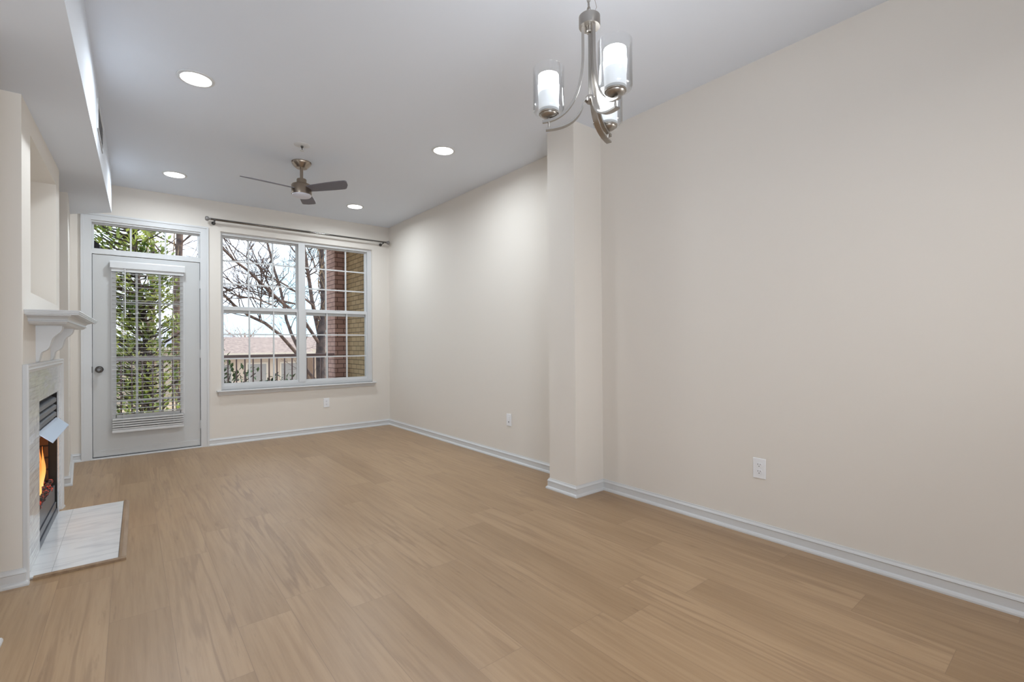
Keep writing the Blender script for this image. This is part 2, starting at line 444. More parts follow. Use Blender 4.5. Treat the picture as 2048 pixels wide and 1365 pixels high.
# ------------------------------------------------------------------ mesh helpers
class MB:
    def __init__(self, xf=None):
        self.bm = bmesh.new(); self.xf = xf
    def P(self, p):
        return Vector(self.xf(p)) if self.xf else Vector(p)
    def v(self, p):
        return self.bm.verts.new(self.P(p))
    def face(self, pts):
        return self.bm.faces.new([self.v(p) for p in pts])
    def box(self, a, b):
        (x0, y0, z0), (x1, y1, z1) = a, b
        vs = [self.v(p) for p in ((x0, y0, z0), (x1, y0, z0), (x1, y1, z0), (x0, y1, z0), (x0, y0, z1), (x1, y0, z1), (x1, y1, z1), (x0, y1, z1))]
        for q in ((3, 2, 1, 0), (4, 5, 6, 7), (0, 1, 5, 4), (1, 2, 6, 5), (2, 3, 7, 6), (3, 0, 4, 7)):
            self.bm.faces.new([vs[i] for i in q])
        return self
    def prism(self, poly, a, b, axis):
        """extrude a 2-D outline between a and b along an axis (0: outline is y,z; 1: x,z; 2: x,y)"""
        def mk(p, t):
            return {0: (t, p[0], p[1]), 1: (p[0], t, p[1]), 2: (p[0], p[1], t)}[axis]
        A = [self.v(mk(p, a)) for p in poly]; B = [self.v(mk(p, b)) for p in poly]
        n = len(poly)
        self.bm.faces.new(A[::-1]); self.bm.faces.new(B)
        for i in range(n):
            self.bm.faces.new((A[i], A[(i + 1) % n], B[(i + 1) % n], B[i]))
        return self
    def tube(self, pts, rad, n=8, caps=True, flat=None):
        pts = [self.P(p) for p in pts]
        if not hasattr(rad, '__len__'): rad = [rad] * len(pts)
        rings = []; prev = None
        for i, p in enumerate(pts):
            d = (pts[min(i + 1, len(pts) - 1)] - pts[max(i - 1, 0)])
            d = d.normalized() if d.length > 1e-9 else Vector((0, 0, 1))
            if prev is None:
                ref = Vector((0, 0, 1)) if abs(d.z) < 0.9 else Vector((1, 0, 0))
                a = d.cross(ref).normalized()
            else:
                a = (prev - d * prev.dot(d)); a = a.normalized() if a.length > 1e-6 else d.orthogonal().normalized()
            prev = a; c = d.cross(a)
            rings.append([self.bm.verts.new(p + (a * math.cos(2 * math.pi * k / n) + c * math.sin(2 * math.pi * k / n)) * rad[i]) for k in range(n)])
        for i in range(len(rings) - 1):
            for k in range(n):
                self.bm.faces.new((rings[i][k], rings[i][(k + 1) % n], rings[i + 1][(k + 1) % n], rings[i + 1][k]))
        if caps:
            self.bm.faces.new(rings[0][::-1]); self.bm.faces.new(rings[-1])
        return self
    def strap(self, pts, side, w, th):
        """flat bar along pts; side is the horizontal direction of its width"""
        pts = [Vector(p) for p in pts]; side = Vector(side).normalized(); rings = []
        for i, p in enumerate(pts):
            d = (pts[min(i + 1, len(pts) - 1)] - pts[max(i - 1, 0)]).normalized()
            nrm = d.cross(side).normalized()
            rings.append([self.bm.verts.new(p + side * a * w / 2 + nrm * b_ * th / 2) for a, b_ in ((-1, -1), (1, -1), (1, 1), (-1, 1))])
        for i in range(len(rings) - 1):
            for k in range(4):
                self.bm.faces.new((rings[i][k], rings[i][(k + 1) % 4], rings[i + 1][(k + 1) % 4], rings[i + 1][k]))
        self.bm.faces.new(rings[0][::-1]); self.bm.faces.new(rings[-1])
        return self
    def lathe(self, prof, c, n=32, axis='Z', close=False):
        c = Vector(c); rings = []
        for r, h in prof:
            ring = []
            for k in range(n):
                a = 2 * math.pi * k / n
                x, y = r * math.cos(a), r * math.sin(a)
                p = {'Z': Vector((x, y, h)), 'Y': Vector((x, h, y)), 'X': Vector((h, x, y))}[axis]
                ring.append(self.bm.verts.new(c + p))
            rings.append(ring)
        m_ = len(rings)
        for i in range(m_ if close else m_ - 1):
            A, B = rings[i], rings[(i + 1) % m_]
            for k in range(n):
                self.bm.faces.new((A[k], A[(k + 1) % n], B[(k + 1) % n], B[k]))
        if not close:
            if prof[0][0] > 1e-6: self.bm.faces.new(rings[0][::-1])
            if prof[-1][0] > 1e-6: self.bm.faces.new(rings[-1])
        return self
    def build(self, name, mat, parent=None, smooth=False, bevel=0.0, auto=None):
        bm = self.bm
        bmesh.ops.remove_doubles(bm, verts=bm.verts, dist=1e-6)
        bmesh.ops.recalc_face_normals(bm, faces=bm.faces)
        off_ = Vector((0, 0, 0)); q = parent
        while q is not None:
            off_ += q.location; q = q.parent
        if parent is not None:
            for v_ in bm.verts: v_.co -= off_
        me = bpy.data.meshes.new(name); bm.to_mesh(me); bm.free()
        o = bpy.data.objects.new(name, me); COL.objects.link(o)
        me.materials.append(M[mat] if isinstance(mat, str) else mat)
        if parent is not None: o.parent = parent
        if smooth:
            for p in me.polygons: p.use_smooth = True
            if auto is not False:
                bm2 = bmesh.new(); bm2.from_mesh(me)
                for e_ in bm2.edges:
                    if len(e_.link_faces) == 2 and e_.calc_face_angle(0) > R_(auto or 38): e_.smooth = False
                bm2.to_mesh(me); bm2.free()
        if bevel:
            bv = o.modifiers.new('bevel', 'BEVEL'); bv.width = bevel; bv.segments = 2; bv.limit_method = 'ANGLE'
        return o

def tag(o, label=None, cat=None, group=None, kind=None):
    if label: o['label'] = label
    if cat: o['category'] = cat
    if group: o['group'] = group
    if kind: o['kind'] = kind
    return o

def empty(name, loc):
    o = bpy.data.objects.new(name, None); COL.objects.link(o)
    o.location = Vector(loc); o.empty_display_size = 0.1
    return o

def struct(o, label=None, cat=None):
    o['kind'] = 'structure'
    if label: o['label'] = label
    if cat: o['category'] = cat
    return o

def sweep(path, prof, names, mat, side=1, labels=None):
    """moulding profile (offset, z) swept along a plan path with mitred corners; one object per entry of names (index ranges)"""
    P2 = [Vector((p[0], p[1])) for p in path]
    nrm = []
    for i in range(len(P2)):
        ns = []
        if i > 0:
            d = (P2[i] - P2[i - 1]).normalized(); ns.append(Vector((-d.y, d.x)) * side)
        if i < len(P2) - 1:
            d = (P2[i + 1] - P2[i]).normalized(); ns.append(Vector((-d.y, d.x)) * side)
        if len(ns) == 2:
            s_ = ns[0] + ns[1]; nrm.append(s_ / max(1e-6, (1 + ns[0].dot(ns[1]))))
        else: nrm.append(ns[0])
    res = []
    for nm, a, b_, lab in names:
        mb = MB(); rings = []
        for i in range(a, b_ + 1):
            rings.append([mb.bm.verts.new(Vector((P2[i].x + nrm[i].x * o_, P2[i].y + nrm[i].y * o_, z_))) for o_, z_ in prof])
        n = len(prof)
        for i in range(len(rings) - 1):
            for k in range(n):
                mb.bm.faces.new((rings[i][k], rings[i][(k + 1) % n], rings[i + 1][(k + 1) % n], rings[i + 1][k]))
        mb.bm.faces.new(rings[0][::-1]); mb.bm.faces.new(rings[-1])
        o = mb.build(nm, mat); struct(o, lab, 'baseboard'); res.append(o)
    return res

# ------------------------------------------------------------------ room shell
XL = -3.0
def shell(name, mb, mat, label, cat, **k):
    return struct(mb.build(name, mat, **k), label, cat)

shell('floor', MB().box((XL, YB, -0.2), (XR + 0.12, D + 0.10, 0)), 'floor', 'tan oak plank floor running toward the window', 'floor')
shell('ceiling', MB().box((XL, YB, H), (XR + 0.12, D + 0.16, H + 0.2)), 'ceil', 'flat pale grey ceiling with round downlights', 'ceiling')
shell('wall_right', MB().box((XR, YB, 0), (XR + 0.12, D + 0.16, H)), 'wall', 'long cream right wall', 'wall')
shell('wall_column', MB().box((CX, CY0, 0), (XR, CY1, H)), 'wall', 'cream boxed column standing out from the right wall', 'wall')
shell('wall_back', MB().box((XL, YB - 0.12, 0), (XR + 0.12, YB, H)), 'wall', 'cream wall behind the camera', 'wall')

# far wall with a door opening and a window opening
DX0, DX1, DZ = -0.302, 0.618, 2.366            # door + transom opening
WX0, WX1, WZ0, WZ1 = 0.803, 2.580, 0.612, 2.411
mb = MB()
for a, b_ in (((-2.2, D, 0), (DX0, D + 0.15, H)), ((DX0, D, DZ), (DX1, D + 0.15, H)), ((DX1, D, 0), (WX0, D + 0.15, H)),
              ((WX0, D, 0), (WX1, D + 0.15, WZ0)), ((WX0, D, WZ1), (WX1, D + 0.15, H)), ((WX1, D, 0), (XR, D + 0.15, H))):
    mb.box(a, b_)
shell('wall_far', mb, 'wall', 'cream far wall holding the white door and double window', 'wall')

# left side: chimney breast with a niche, the short wall beyond it, the wall end nearer the camera
NU0, NU1, NZ0, NZ1, ND = 0.232, 1.191, 1.400, 2.208, 0.30
BU, BH = 1.345, 2.40
OU0, OU1, OZ = 0.42, 1.20, 0.825                # firebox opening
mb = MB(FP)
mb.box((-0.60, 0, 0), (0, OU0, NZ0)); mb.box((-0.60, OU1, 0), (0, BU, NZ0)); mb.box((-0.60, OU0, OZ), (0, OU1, NZ0))
mb.box((-0.60, 0, NZ0), (0, NU0, NZ1)); mb.box((-0.60, NU1, NZ0), (0, BU, NZ1)); mb.box((-0.60, 0, NZ1), (0, BU, BH))
mb.box((-0.60, NU0, NZ0), (-ND, NU1, NZ1))
shell('wall_chimney_breast', mb, 'wall', 'cream chimney breast with a tall square niche above the mantel', 'wall')
mb = MB(FP); mb.prism([(-0.60, 2.03), (-0.015, 2.03), (-0.088, 3.05), (-0.60, 3.05)], 0, 2.44, 2)
shell('wall_left', mb, 'wall', 'short cream wall between the fireplace and the door', 'wall')
shell('wall_left_near', MB(FP).box((-0.14, -6.4, 0), (0, -0.585, 2.40)), 'wall', 'cream wall end at the left edge nearest the camera', 'wall')
shell('wall_hall', MB().box((-1.72, YB, 0), (-1.60, D + 0.15, H)), 'wall', 'cream wall of the side passage on the left', 'wall')

# soffit: dropped box along the left of the ceiling, underside a touch out of level
def sz(u): return 2.32 + 0.0226 * max(u, 0)
mb = MB(FP)
lo, hi = [], []
pl = [(0.236, -6.4), (0.236, 0.0), (0.234, 2.64), (-0.10, 2.985), (-1.15, 2.985), (-1.15, 0.0), (-1.15, -6.4)]
A = [mb.v((p[0], p[1], sz(p[1]))) for p in pl]; B = [mb.v((p[0], p[1], H)) for p in pl]
mb.bm.faces.new((A[0], A[1], A[5], A[6])); mb.bm.faces.new((A[1], A[2], A[3], A[4], A[5])); mb.bm.faces.new(B[::-1])
for i in range(7): mb.bm.faces.new((A[i], A[(i + 1) % 7], B[(i + 1) % 7], B[i]))
shell('ceiling_soffit', mb, 'ceil', 'dropped white soffit box along the left side of the ceiling', 'soffit')

# baseboards
BB = [(0, 0), (0.024, 0), (0.024, 0.008), (0.020, 0.016), (0.012, 0.021), (0.011, 0.056), (0.015, 0.060), (0.012, 0.066), (0.007, 0.072), (0.005, 0.080), (0, 0.080)]
CAS0, CAS1 = -0.371, 0.685
sweep([(XR, YB), (XR, CY0), (CX, CY0), (CX, CY1), (XR, CY1), (XR, D), (CAS1, D)], BB,
      [('baseboard_right', 0, 1, 'white baseboard along the near right wall'), ('baseboard_column', 1, 4, 'white baseboard wrapping the column'),
       ('baseboard_right_far', 4, 5, 'white baseboard along the right wall beyond the column'), ('baseboard_far', 5, 6, 'white baseboard under the window')], 'white', 1)
def fp2(v, u):
    p = FP((v, u, 0)); return (p.x, p.y)
sweep([fp2(-1.1, 0), fp2(0, 0), fp2(0, 0.002)], BB, [('baseboard_breast', 0, 2, 'white baseboard at the near side of the chimney breast')], 'white', -1)
sweep([fp2(0, 1.343), fp2(0, 1.345), fp2(-0.55, 1.345)], BB, [('baseboard_breast_far', 0, 2, 'white baseboard end at the far side of the chimney breast')], 'white', -1)
sweep([fp2(-0.58, 2.03), fp2(-0.015, 2.03), (FP((-0.088, 3.05, 0)).x + 0.002, D), (CAS0, D)], BB,
      [('baseboard_left', 0, 3, 'white baseboard around the short wall beside the door')], 'white', -1)
sweep([fp2(0, -6.3), fp2(0, -0.585), fp2(-0.14, -0.585)], BB, [('baseboard_left_near', 0, 2, 'white baseboard tip at the lower left corner')], 'white', -1)

# ------------------------------------------------------------------ door with transom
door = empty('door_1', (0.158, D, 0)); struct(door, 'white glazed patio door with a three pane transom above', 'door')
mb = MB()     # casing: three mitred boards with a back band
CZ = 2.437
def casing_board(mb, x0, x1, z0, z1): mb.box((x0, D - 0.016, z0), (x1, D, z1))
casing_board(mb, CAS0, DX0 + 0.008, 0, CZ - 0.066); casing_board(mb, DX1 - 0.008, CAS1, 0, CZ - 0.066)
casing_board(mb, CAS0, CAS1, CZ - 0.066, CZ)
mb.prism([(CAS0, 0), (CAS0 + 0.018, 0), (CAS0 + 0.018, CZ - 0.018), (CAS1 - 0.018, CZ - 0.018), (CAS1 - 0.018, 0), (CAS1, 0), (CAS1, CZ), (CAS0, CZ)], D - 0.023, D - 0.0155, 1)
mb.build('door_casing', 'white', door)
mb = MB()     # jambs, head, transom bar, threshold
mb.box((DX0, D - 0.004, 0), (DX0 + 0.012, D + 0.15, DZ)); mb.box((DX1 - 0.012, D - 0.004, 0), (DX1, D + 0.15, DZ))
mb.box((DX0 + 0.012, D - 0.004, DZ - 0.012), (DX1 - 0.012, D + 0.15, DZ)); mb.box((DX0 + 0.012, D - 0.004, 2.040), (DX1 - 0.012, D + 0.15, 2.085))
mb.box((DX0 + 0.012, D + 0.055, 0), (DX0 + 0.03, D + 0.15, 2.04)); mb.box((DX1 - 0.03, D + 0.055, 0), (DX1 - 0.012, D + 0.15, 2.04))
mb.build('door_frame', 'white', door)
MB().box((DX0, D - 0.03, 0), (DX1, D + 0.15, 0.014)).build('threshold', 'white', door, bevel=0.003)
MB().box((DX0 + 0.012, D + 0.03, 0.014), (DX1 - 0.012, D + 0.05, 0.026)).build('weatherstrip', 'gap', door)
# the leaf: a slab around a glass opening
LX0, LX1, LZ0, LZ1 = DX0 + 0.016, DX1 - 0.016, 0.022, 2.034
GX0, GX1, GZ0, GZ1 = -0.112, 0.428, 0.420, 1.875
mb = MB()
for a, b_ in (((LX0, D + 0.004, LZ0), (GX0, D + 0.048, LZ1)), ((GX1, D + 0.004, LZ0), (LX1, D + 0.048, LZ1)),
              ((GX0, D + 0.004, LZ0), (GX1, D + 0.048, GZ0)), ((GX0, D + 0.004, GZ1), (GX1, D + 0.048, LZ1))): mb.box(a, b_)
mb.build('door_leaf', 'door', door)
mb = MB()     # raised light frame and grille
for a, b_ in (((GX0 - 0.035, D - 0.006, GZ0 - 0.035), (GX0 + 0.006, D + 0.004, GZ1 + 0.035)), ((GX1 - 0.006, D - 0.006, GZ0 - 0.035), (GX1 + 0.035, D + 0.004, GZ1 + 0.035)),
              ((GX0, D - 0.006, GZ0 - 0.035), (GX1, D + 0.004, GZ0 + 0.006)), ((GX0, D - 0.006, GZ1 - 0.006), (GX1, D + 0.004, GZ1 + 0.035))): mb.box(a, b_)
for x in (0.057, 0.248): mb.box((x - 0.010, D + 0.006, GZ0), (x + 0.010, D + 0.022, GZ1))
for z, w in ((1.568, 0.008), (0.990, 0.013), (0.562, 0.008)): mb.box((GX0, D + 0.0065, z - w), (GX1, D + 0.0215, z + w))
mb.build('glass_frame', 'white', door)
MB().box((GX0, D + 0.012, GZ0), (GX1, D + 0.016, GZ1)).build('pane', 'pane', door)
# bottom sweep rail
MB().box((LX0 + 0.004, D - 0.002, 0.03), (LX1 - 0.004, D + 0.006, 0.085)).build('kick_rail', 'door', door, bevel=0.002)
for z in (1.793, 1.030, 0.252):
    mb = MB(); mb.box((LX1 - 0.004, D - 0.004, z - 0.045), (LX1 + 0.018, D + 0.006, z + 0.045)); mb.tube([(LX1 + 0.006, D - 0.008, z - 0.046), (LX1 + 0.006, D - 0.008, z + 0.046)], 0.006, 10)
    mb.build('hinge', 'white', door, smooth=True)
mb = MB(); KX, KZ = -0.237, 0.891
mb.lathe([(0.033, D + 0.004), (0.033, D - 0.004), (0.029, D - 0.009), (0.013, D - 0.012), (0.012, D - 0.03), (0.022, D - 0.036), (0.030, D - 0.048), (0.031, D - 0.058), (0.026, D - 0.067), (0.016, D - 0.070), (0.014, D - 0.067), (0.0, D - 0.067)], (KX, 0, KZ), 28, 'Y')
mb.build('door_knob', 'knob', door, smooth=True)
mb = MB(); mb.box((DX0 + 0.002, D - 0.0065, KZ - 0.03), (DX0 + 0.016, D + 0.01, KZ + 0.03)); mb.build('strike_plate', 'knob', door, bevel=0.003)
# transom sash
tr = None
TX0, TX1, TZ0, TZ1 = DX0 + 0.012, DX1 - 0.012, 2.085, DZ - 0.012
mb = MB(); w = 0.014
mb.box((TX0, D + 0.035, TZ0), (TX0 + w, D + 0.07, TZ1)); mb.box((TX1 - w, D + 0.035, TZ0), (TX1, D + 0.07, TZ1))
mb.box((TX0 + w, D + 0.035, TZ0), (TX1 - w, D + 0.07, TZ0 + w)); mb.box((TX0 + w, D + 0.035, TZ1 - w), (TX1 - w, D + 0.07, TZ1))
for x in (0.011, 0.301): mb.box((x - 0.008, D + 0.045, TZ0 + w), (x + 0.008, D + 0.06, TZ1 - w))
sash = mb.build('transom_sash', 'vinyl', door, bevel=0.0015)
MB().box((TX0 + w, D + 0.051, TZ0 + w), (TX1 - w, D + 0.054, TZ1 - w)).build('transom_pane', 'pane', door)

# ------------------------------------------------------------------ blind on the door
bl = empty('window_blind', (0.155, D - 0.04, 0.24))
tag(bl, 'white slatted blind hanging open over the glass of the patio door', 'blind')
BX0, BX1 = -0.141, 0.451
MB().box((BX0, D - 0.058, 1.872), (BX1, D - 0.010, 1.915)).build('headrail', 'white', bl)
mb = MB(); mb.prism([(D - 0.072, 1.905), (D - 0.062, 1.905), (D - 0.062, 1.975), (D - 0.068, 1.975), (D - 0.072, 1.965)], -0.153, 0.463, 0)
mb.box((-0.153, D - 0.062, 1.905), (-0.145, D - 0.006, 1.975)); mb.box((0.455, D - 0.062, 1.905), (0.463, D - 0.006, 1.975))
mb.box((-0.145, D - 0.062, 1.963), (0.455, D - 0.006, 1.975)); mb.build('valance', 'white', bl)
mb = MB(); z = 1.850; ns = 0
while z > 0.41:
    mb.prism([(D - 0.060, z), (D - 0.035, z + 0.0010), (D - 0.010, z), (D - 0.010, z + 0.0022), (D - 0.035, z + 0.0032), (D - 0.060, z + 0.0022)], BX0 + 0.004, BX1 - 0.004, 0)
    z -= 0.0440; ns += 1
mb.build('slats', 'slat', bl)
mb = MB()
for k in range(5):
    zz = 0.284 + k * 0.0235
    ty = D - 0.062 - 0.002 * (k % 2)
    mb.prism([(ty, zz), (ty + 0.003, zz - 0.001), (D - 0.012, zz + 0.017), (D - 0.012, zz + 0.020), (ty + 0.004, zz + 0.0135), (ty, zz + 0.012)], BX0 + 0.004, BX1 - 0.004, 0)
mb.build('stacked_slats', 'slat', bl)
MB().box((BX0, D - 0.062, 0.252), (BX1, D - 0.010, 0.280)).build('bottom_rail', 'white', bl, bevel=0.004)
mb = MB()
for x in (BX0 + 0.09, BX1 - 0.09):
    for yy in (D - 0.061, D - 0.009):
        mb.tube([(x, yy, 0.265), (x, yy, 1.88)], 0.0012, 5)
mb.build('ladder_cord', 'white', bl)
MB().tube([(-0.036, D - 0.066, 1.900), (-0.036, D - 0.066, 1.402)], 0.005, 8).build('tilt_wand', 'white', bl, smooth=True)

# ------------------------------------------------------------------ double window
win = empty('window_1', ((WX0 + WX1) / 2, D, WZ0)); struct(win, 'white double hung twin window with grilles', 'window')
mb = MB(); f = 0.016; fr = 0.055
mb.box((WX0, D + 0.035, WZ0), (WX0 + f, D + 0.15, WZ1)); mb.box((WX1 - fr, D + 0.035, WZ0), (WX1, D + 0.15, WZ1))
mb.box((WX0 + f, D + 0.035, WZ1 - 0.032), (WX1 - fr, D + 0.15, WZ1)); mb.box((WX0 + f, D + 0.035, WZ0), (WX1 - fr, D + 0.15, WZ0 + 0.045))
mb.box((1.640, D + 0.030, WZ0 + 0.0451), (1.716, D + 0.149, WZ1 - 0.0321))
mb.build('window_frame', 'vinyl', win)
MID = 1.528
def sash_unit(x0, x1, z0, z1, y0, nm, sb, st):
    mb = MB(); s = 0.018; y1 = y0 + 0.03
    mb.box((x0, y0, z0), (x0 + s, y1, z1)); mb.box((x1 - s, y0, z0), (x1, y1, z1))
    mb.box((x0 + s, y0, z0), (x1 - s, y1, z0 + sb)); mb.box((x0 + s, y0, z1 - st), (x1 - s, y1, z1))
    for k in (1, 2):
        x = x0 + s + (x1 - x0 - 2 * s) * k / 3; mb.box((x - 0.008, y0 + 0.006, z0 + sb), (x + 0.008, y1 - 0.006, z1 - st))
        z = z0 + sb + (z1 - z0 - sb - st) * k / 3; mb.box((x0 + s, y0 + 0.0062, z - 0.008), (x1 - s, y1 - 0.0062, z + 0.008))
    so = mb.build(nm, 'vinyl', win)
    MB().box((x0 + s, y0 + 0.013, z0 + sb), (x1 - s, y0 + 0.016, z1 - st)).build('pane', 'pane', so)
for x0, x1 in ((WX0 + f, 1.640), (1.716, WX1 - fr)):
    sash_unit(x0, x1, 1.492, WZ1 - 0.032, D + 0.085, 'upper_sash', 0.080, 0.018)
    sash_unit(x0, x1, WZ0 + 0.045, MID + 0.035, D + 0.050, 'lower_sash', 0.028, 0.036)
for x in (1.22, 2.13):
    MB().box((x - 0.03, D + 0.046, MID + 0.033), (x + 0.03, D + 0.08, MID + 0.042)).build('sash_lock', 'white', win, bevel=0.003)
mb = MB(); mb.prism([(D - 0.050, 0.594), (D - 0.054, 0.603), (D - 0.050, 0.612), (D + 0.05, 0.612), (D + 0.05, 0.594)], 0.757, 2.612, 0)
mb.build('window_stool', 'white', win, bevel=0.002)
mb = MB(); mb.prism([(D, 0.556), (D - 0.016, 0.556), (D - 0.020, 0.565), (D - 0.028, 0.575), (D - 0.034, 0.594), (D, 0.594)], 0.775, 2.594, 0)
mb.build('window_apron', 'white', win)

# ------------------------------------------------------------------ curtain rod
rod = empty('curtain_rod', (1.72, D - 0.09, 2.515)); tag(rod, 'slim polished metal curtain rod with round finials above the double window', 'curtain rod')
MB().tube([(0.70, D - 0.09, 2.516), (1.75, D - 0.09, 2.516)], 0.0125, 14).build('rod', 'chrome', rod, smooth=True)
MB().tube([(1.75, D - 0.09, 2.516), (2.740, D - 0.09, 2.516)], 0.0105, 14).build('inner_rod', 'chrome', rod, smooth=True)
for s, x in ((-1, 0.70), (1, 2.740)):
    mb = MB(); pr = [(0.010, 0), (0.014, 0.004), (0.014, 0.010), (0.009, 0.014), (0.016, 0.018), (0.024, 0.026), (0.026, 0.036), (0.023, 0.048), (0.014, 0.054), (0.0, 0.055)]
    mb.lathe([(r, s * h_) for r, h_ in pr], (x, D - 0.09, 2.516), 20, 'X'); mb.build('finial', 'finial', rod, smooth=True)
for x in (0.735, 2.700):
    mb = MB(); mb.tube([(x, D, 2.492), (x, D - 0.045, 2.492), (x, D - 0.09, 2.497), (x, D - 0.105, 2.512)], 0.006, 10); mb.lathe([(0.02, D), (0.02, D - 0.006), (0.0, D - 0.006)], (x, 0, 2.492), 20, 'Y')
    mb.box((x - 0.007, D - 0.105, 2.494), (x + 0.007, D - 0.075, 2.504)); mb.build('bracket', 'knob', rod, smooth=True)

# ------------------------------------------------------------------ outlets
def outlet(c, nrm, label, kind):
    c = Vector(c); n = Vector(nrm); sd_ = Vector((-n.y, n.x, 0))
    T = lambda p: c + sd_ * p[0] + n * p[1] + Vector((0, 0, p[2]))
    e = empty('wall_outlet', c); tag(e, label, 'outlet', 'white wall outlets')
    mb = MB(T); mb.prism([(-0.036, -0.058), (0.036, -0.058), (0.036, 0.058), (-0.036, 0.058)], 0, 0.006, 1); mb.build('cover_plate', 'plastic', e, bevel=0.003)
    if kind == 'duplex':
        for zz in (0.0195, -0.0195):
            mb = MB(T); pts = []
            for k in range(20):
                a = 2 * math.pi * k / 20; pts.append((0.017 * math.cos(a), zz + max(-0.0125, min(0.0125, 0.017 * math.sin(a)))))
            mb.prism(pts, 0.004, 0.0085, 1); so = mb.build('socket', 'plastic', e)
            mb = MB(T)
            mb.box((-0.0075, 0.0084, zz + 0.000), (-0.0055, 0.0088, zz + 0.009)); mb.box((0.0055, 0.0084, zz + 0.001), (0.0075, 0.0088, zz + 0.008))
            mb.lathe([(0.0, 0)], (0, 0, 0), 3) if False else None
            mb.prism([(0.0026 * math.cos(2 * math.pi * k / 10), zz - 0.007 + 0.0026 * math.sin(2 * math.pi * k / 10)) for k in range(10)], 0.0084, 0.0088, 1)
            mb.build('slots', 'dark', so)
        MB(T).prism([(0.003 * math.cos(2 * math.pi * k / 10), 0.003 * math.sin(2 * math.pi * k / 10)) for k in range(10)], 0.005, 0.0072, 1).build('screw', 'plastic', e)
    else:
        mb = MB(T); mb.prism([(-0.016, -0.033), (0.016, -0.033), (0.016, 0.033), (-0.016, 0.033)], 0.004, 0.008, 1); so = mb.build('jack_insert', 'plastic', e, bevel=0.001)
        mb = MB(T); mb.box((-0.006, 0.0079, -0.024), (0.006, 0.0083, -0.014)); mb.build('jack_port', 'dark', so)
outlet((XR, 1.243, 0.392), (-1, 0, 0), 'white duplex outlet low on the near right wall', 'duplex')
outlet((XR, 3.560, 0.389), (-1, 0, 0), 'white rectangular jack plate on the right wall beyond the column', 'jack')
outlet((1.961, D, 0.376), (0, -1, 0), 'white duplex outlet under the window on the far wall', 'duplex')

# ------------------------------------------------------------------ downlights
def downlight(x, y, label):
    e = empty('recessed_downlight', (x, y, H)); tag(e, label, 'downlight', 'round recessed ceiling lights')
    MB().lathe([(0.080, H - 0.002), (0.081, H - 0.007), (0.088, H - 0.008), (0.098, H - 0.004), (0.099, H), (0.080, H)], (x, y, 0), 40, close=True).build('trim_ring', 'white', e, smooth=True)
    MB().lathe([(0.0, H - 0.005), (0.070, H - 0.005), (0.080, H - 0.003), (0.080, H - 0.0005), (0, H - 0.0005)], (x, y, 0), 40).build('lens', 'led', e, smooth=True)
    area_light('downlight_lamp', (x, y, H - 0.012), (x, y, 0), 0.15, DOWNLIGHT_W, (0.91, 1.0, 1.07), spread=170)
downlight(0.318, 3.440, 'largest round downlight, beside the soffit at the left of the ceiling')
downlight(0.335, 5.498, 'round downlight beside the soffit end, above the patio door')
downlight(2.055, 3.454, 'round downlight right of the fan, toward the column')
downlight(2.068, 5.498, 'smallest round downlight, in the ceiling close to the window corner')

# ------------------------------------------------------------------ sprinkler
sp_ = empty('fire_sprinkler', (1.094, 4.061, H)); tag(sp_, 'small white fire sprinkler head on the ceiling above the fan', 'sprinkler')
c = (1.094, 4.061, 0)
MB().lathe([(0.0, H), (0.062, H), (0.062, H - 0.002), (0.050, H - 0.007), (0.030, H - 0.009), (0.0, H - 0.010)], c, 32).build('escutcheon', 'white', sp_, smooth=True)
mb = MB(); mb.lathe([(0.011, H - 0.009), (0.011, H - 0.022), (0.004, H - 0.024), (0.004, H - 0.046), (0.0, H - 0.046)], c, 14)
mb.build('nozzle', 'chrome', sp_, smooth=True)
mb = MB(); mb.lathe([(0.0, H - 0.046), (0.016, H - 0.046), (0.016, H - 0.049), (0.0, H - 0.049)], c, 16)
for s in (-1, 1): mb.tube([(1.094 + s * 0.010, 4.061, H - 0.02), (1.094 + s * 0.012, 4.061, H - 0.035), (1.094, 4.061, H - 0.046)], 0.002, 6)
mb.build('deflector', 'white', sp_, smooth=True)

# ------------------------------------------------------------------ ceiling fan
FX, FY = 1.195, 4.455
fan = empty('ceiling_fan', (FX, FY, H)); tag(fan, 'three blade ceiling fan with grey blades and brushed metal motor', 'ceiling fan')
c = (FX, FY, 0)
MB().lathe([(0.0, H), (0.082, H), (0.082, H - 0.006), (0.076, H - 0.020), (0.050, H - 0.050), (0.046, H - 0.054), (0.0, H - 0.054)], c, 40).build('canopy', 'bronze', fan, smooth=True)
MB().lathe([(0.0, H - 0.05), (0.0135, H - 0.05), (0.0135, 2.575), (0, 2.575)], c, 20).build('downrod', 'bronze', fan, smooth=True)
MB().lathe([(0.0, 2.595), (0.038, 2.595), (0.041, 2.590), (0.041, 2.548), (0.0, 2.548)], c, 32).build('coupling', 'bronze', fan, smooth=True)
MB().lathe([(0.0, 2.552), (0.060, 2.552), (0.078, 2.546), (0.085, 2.536), (0.085, 2.456), (0.0, 2.456)], c, 40).build('motor_housing', 'bronze', fan, smooth=True)
MB().lathe([(0.080, 2.457), (0.080, 2.448), (0.070, 2.438), (0.040, 2.429), (0.0, 2.426)], c, 40).build('light_lens', 'lens', fan, smooth=True)
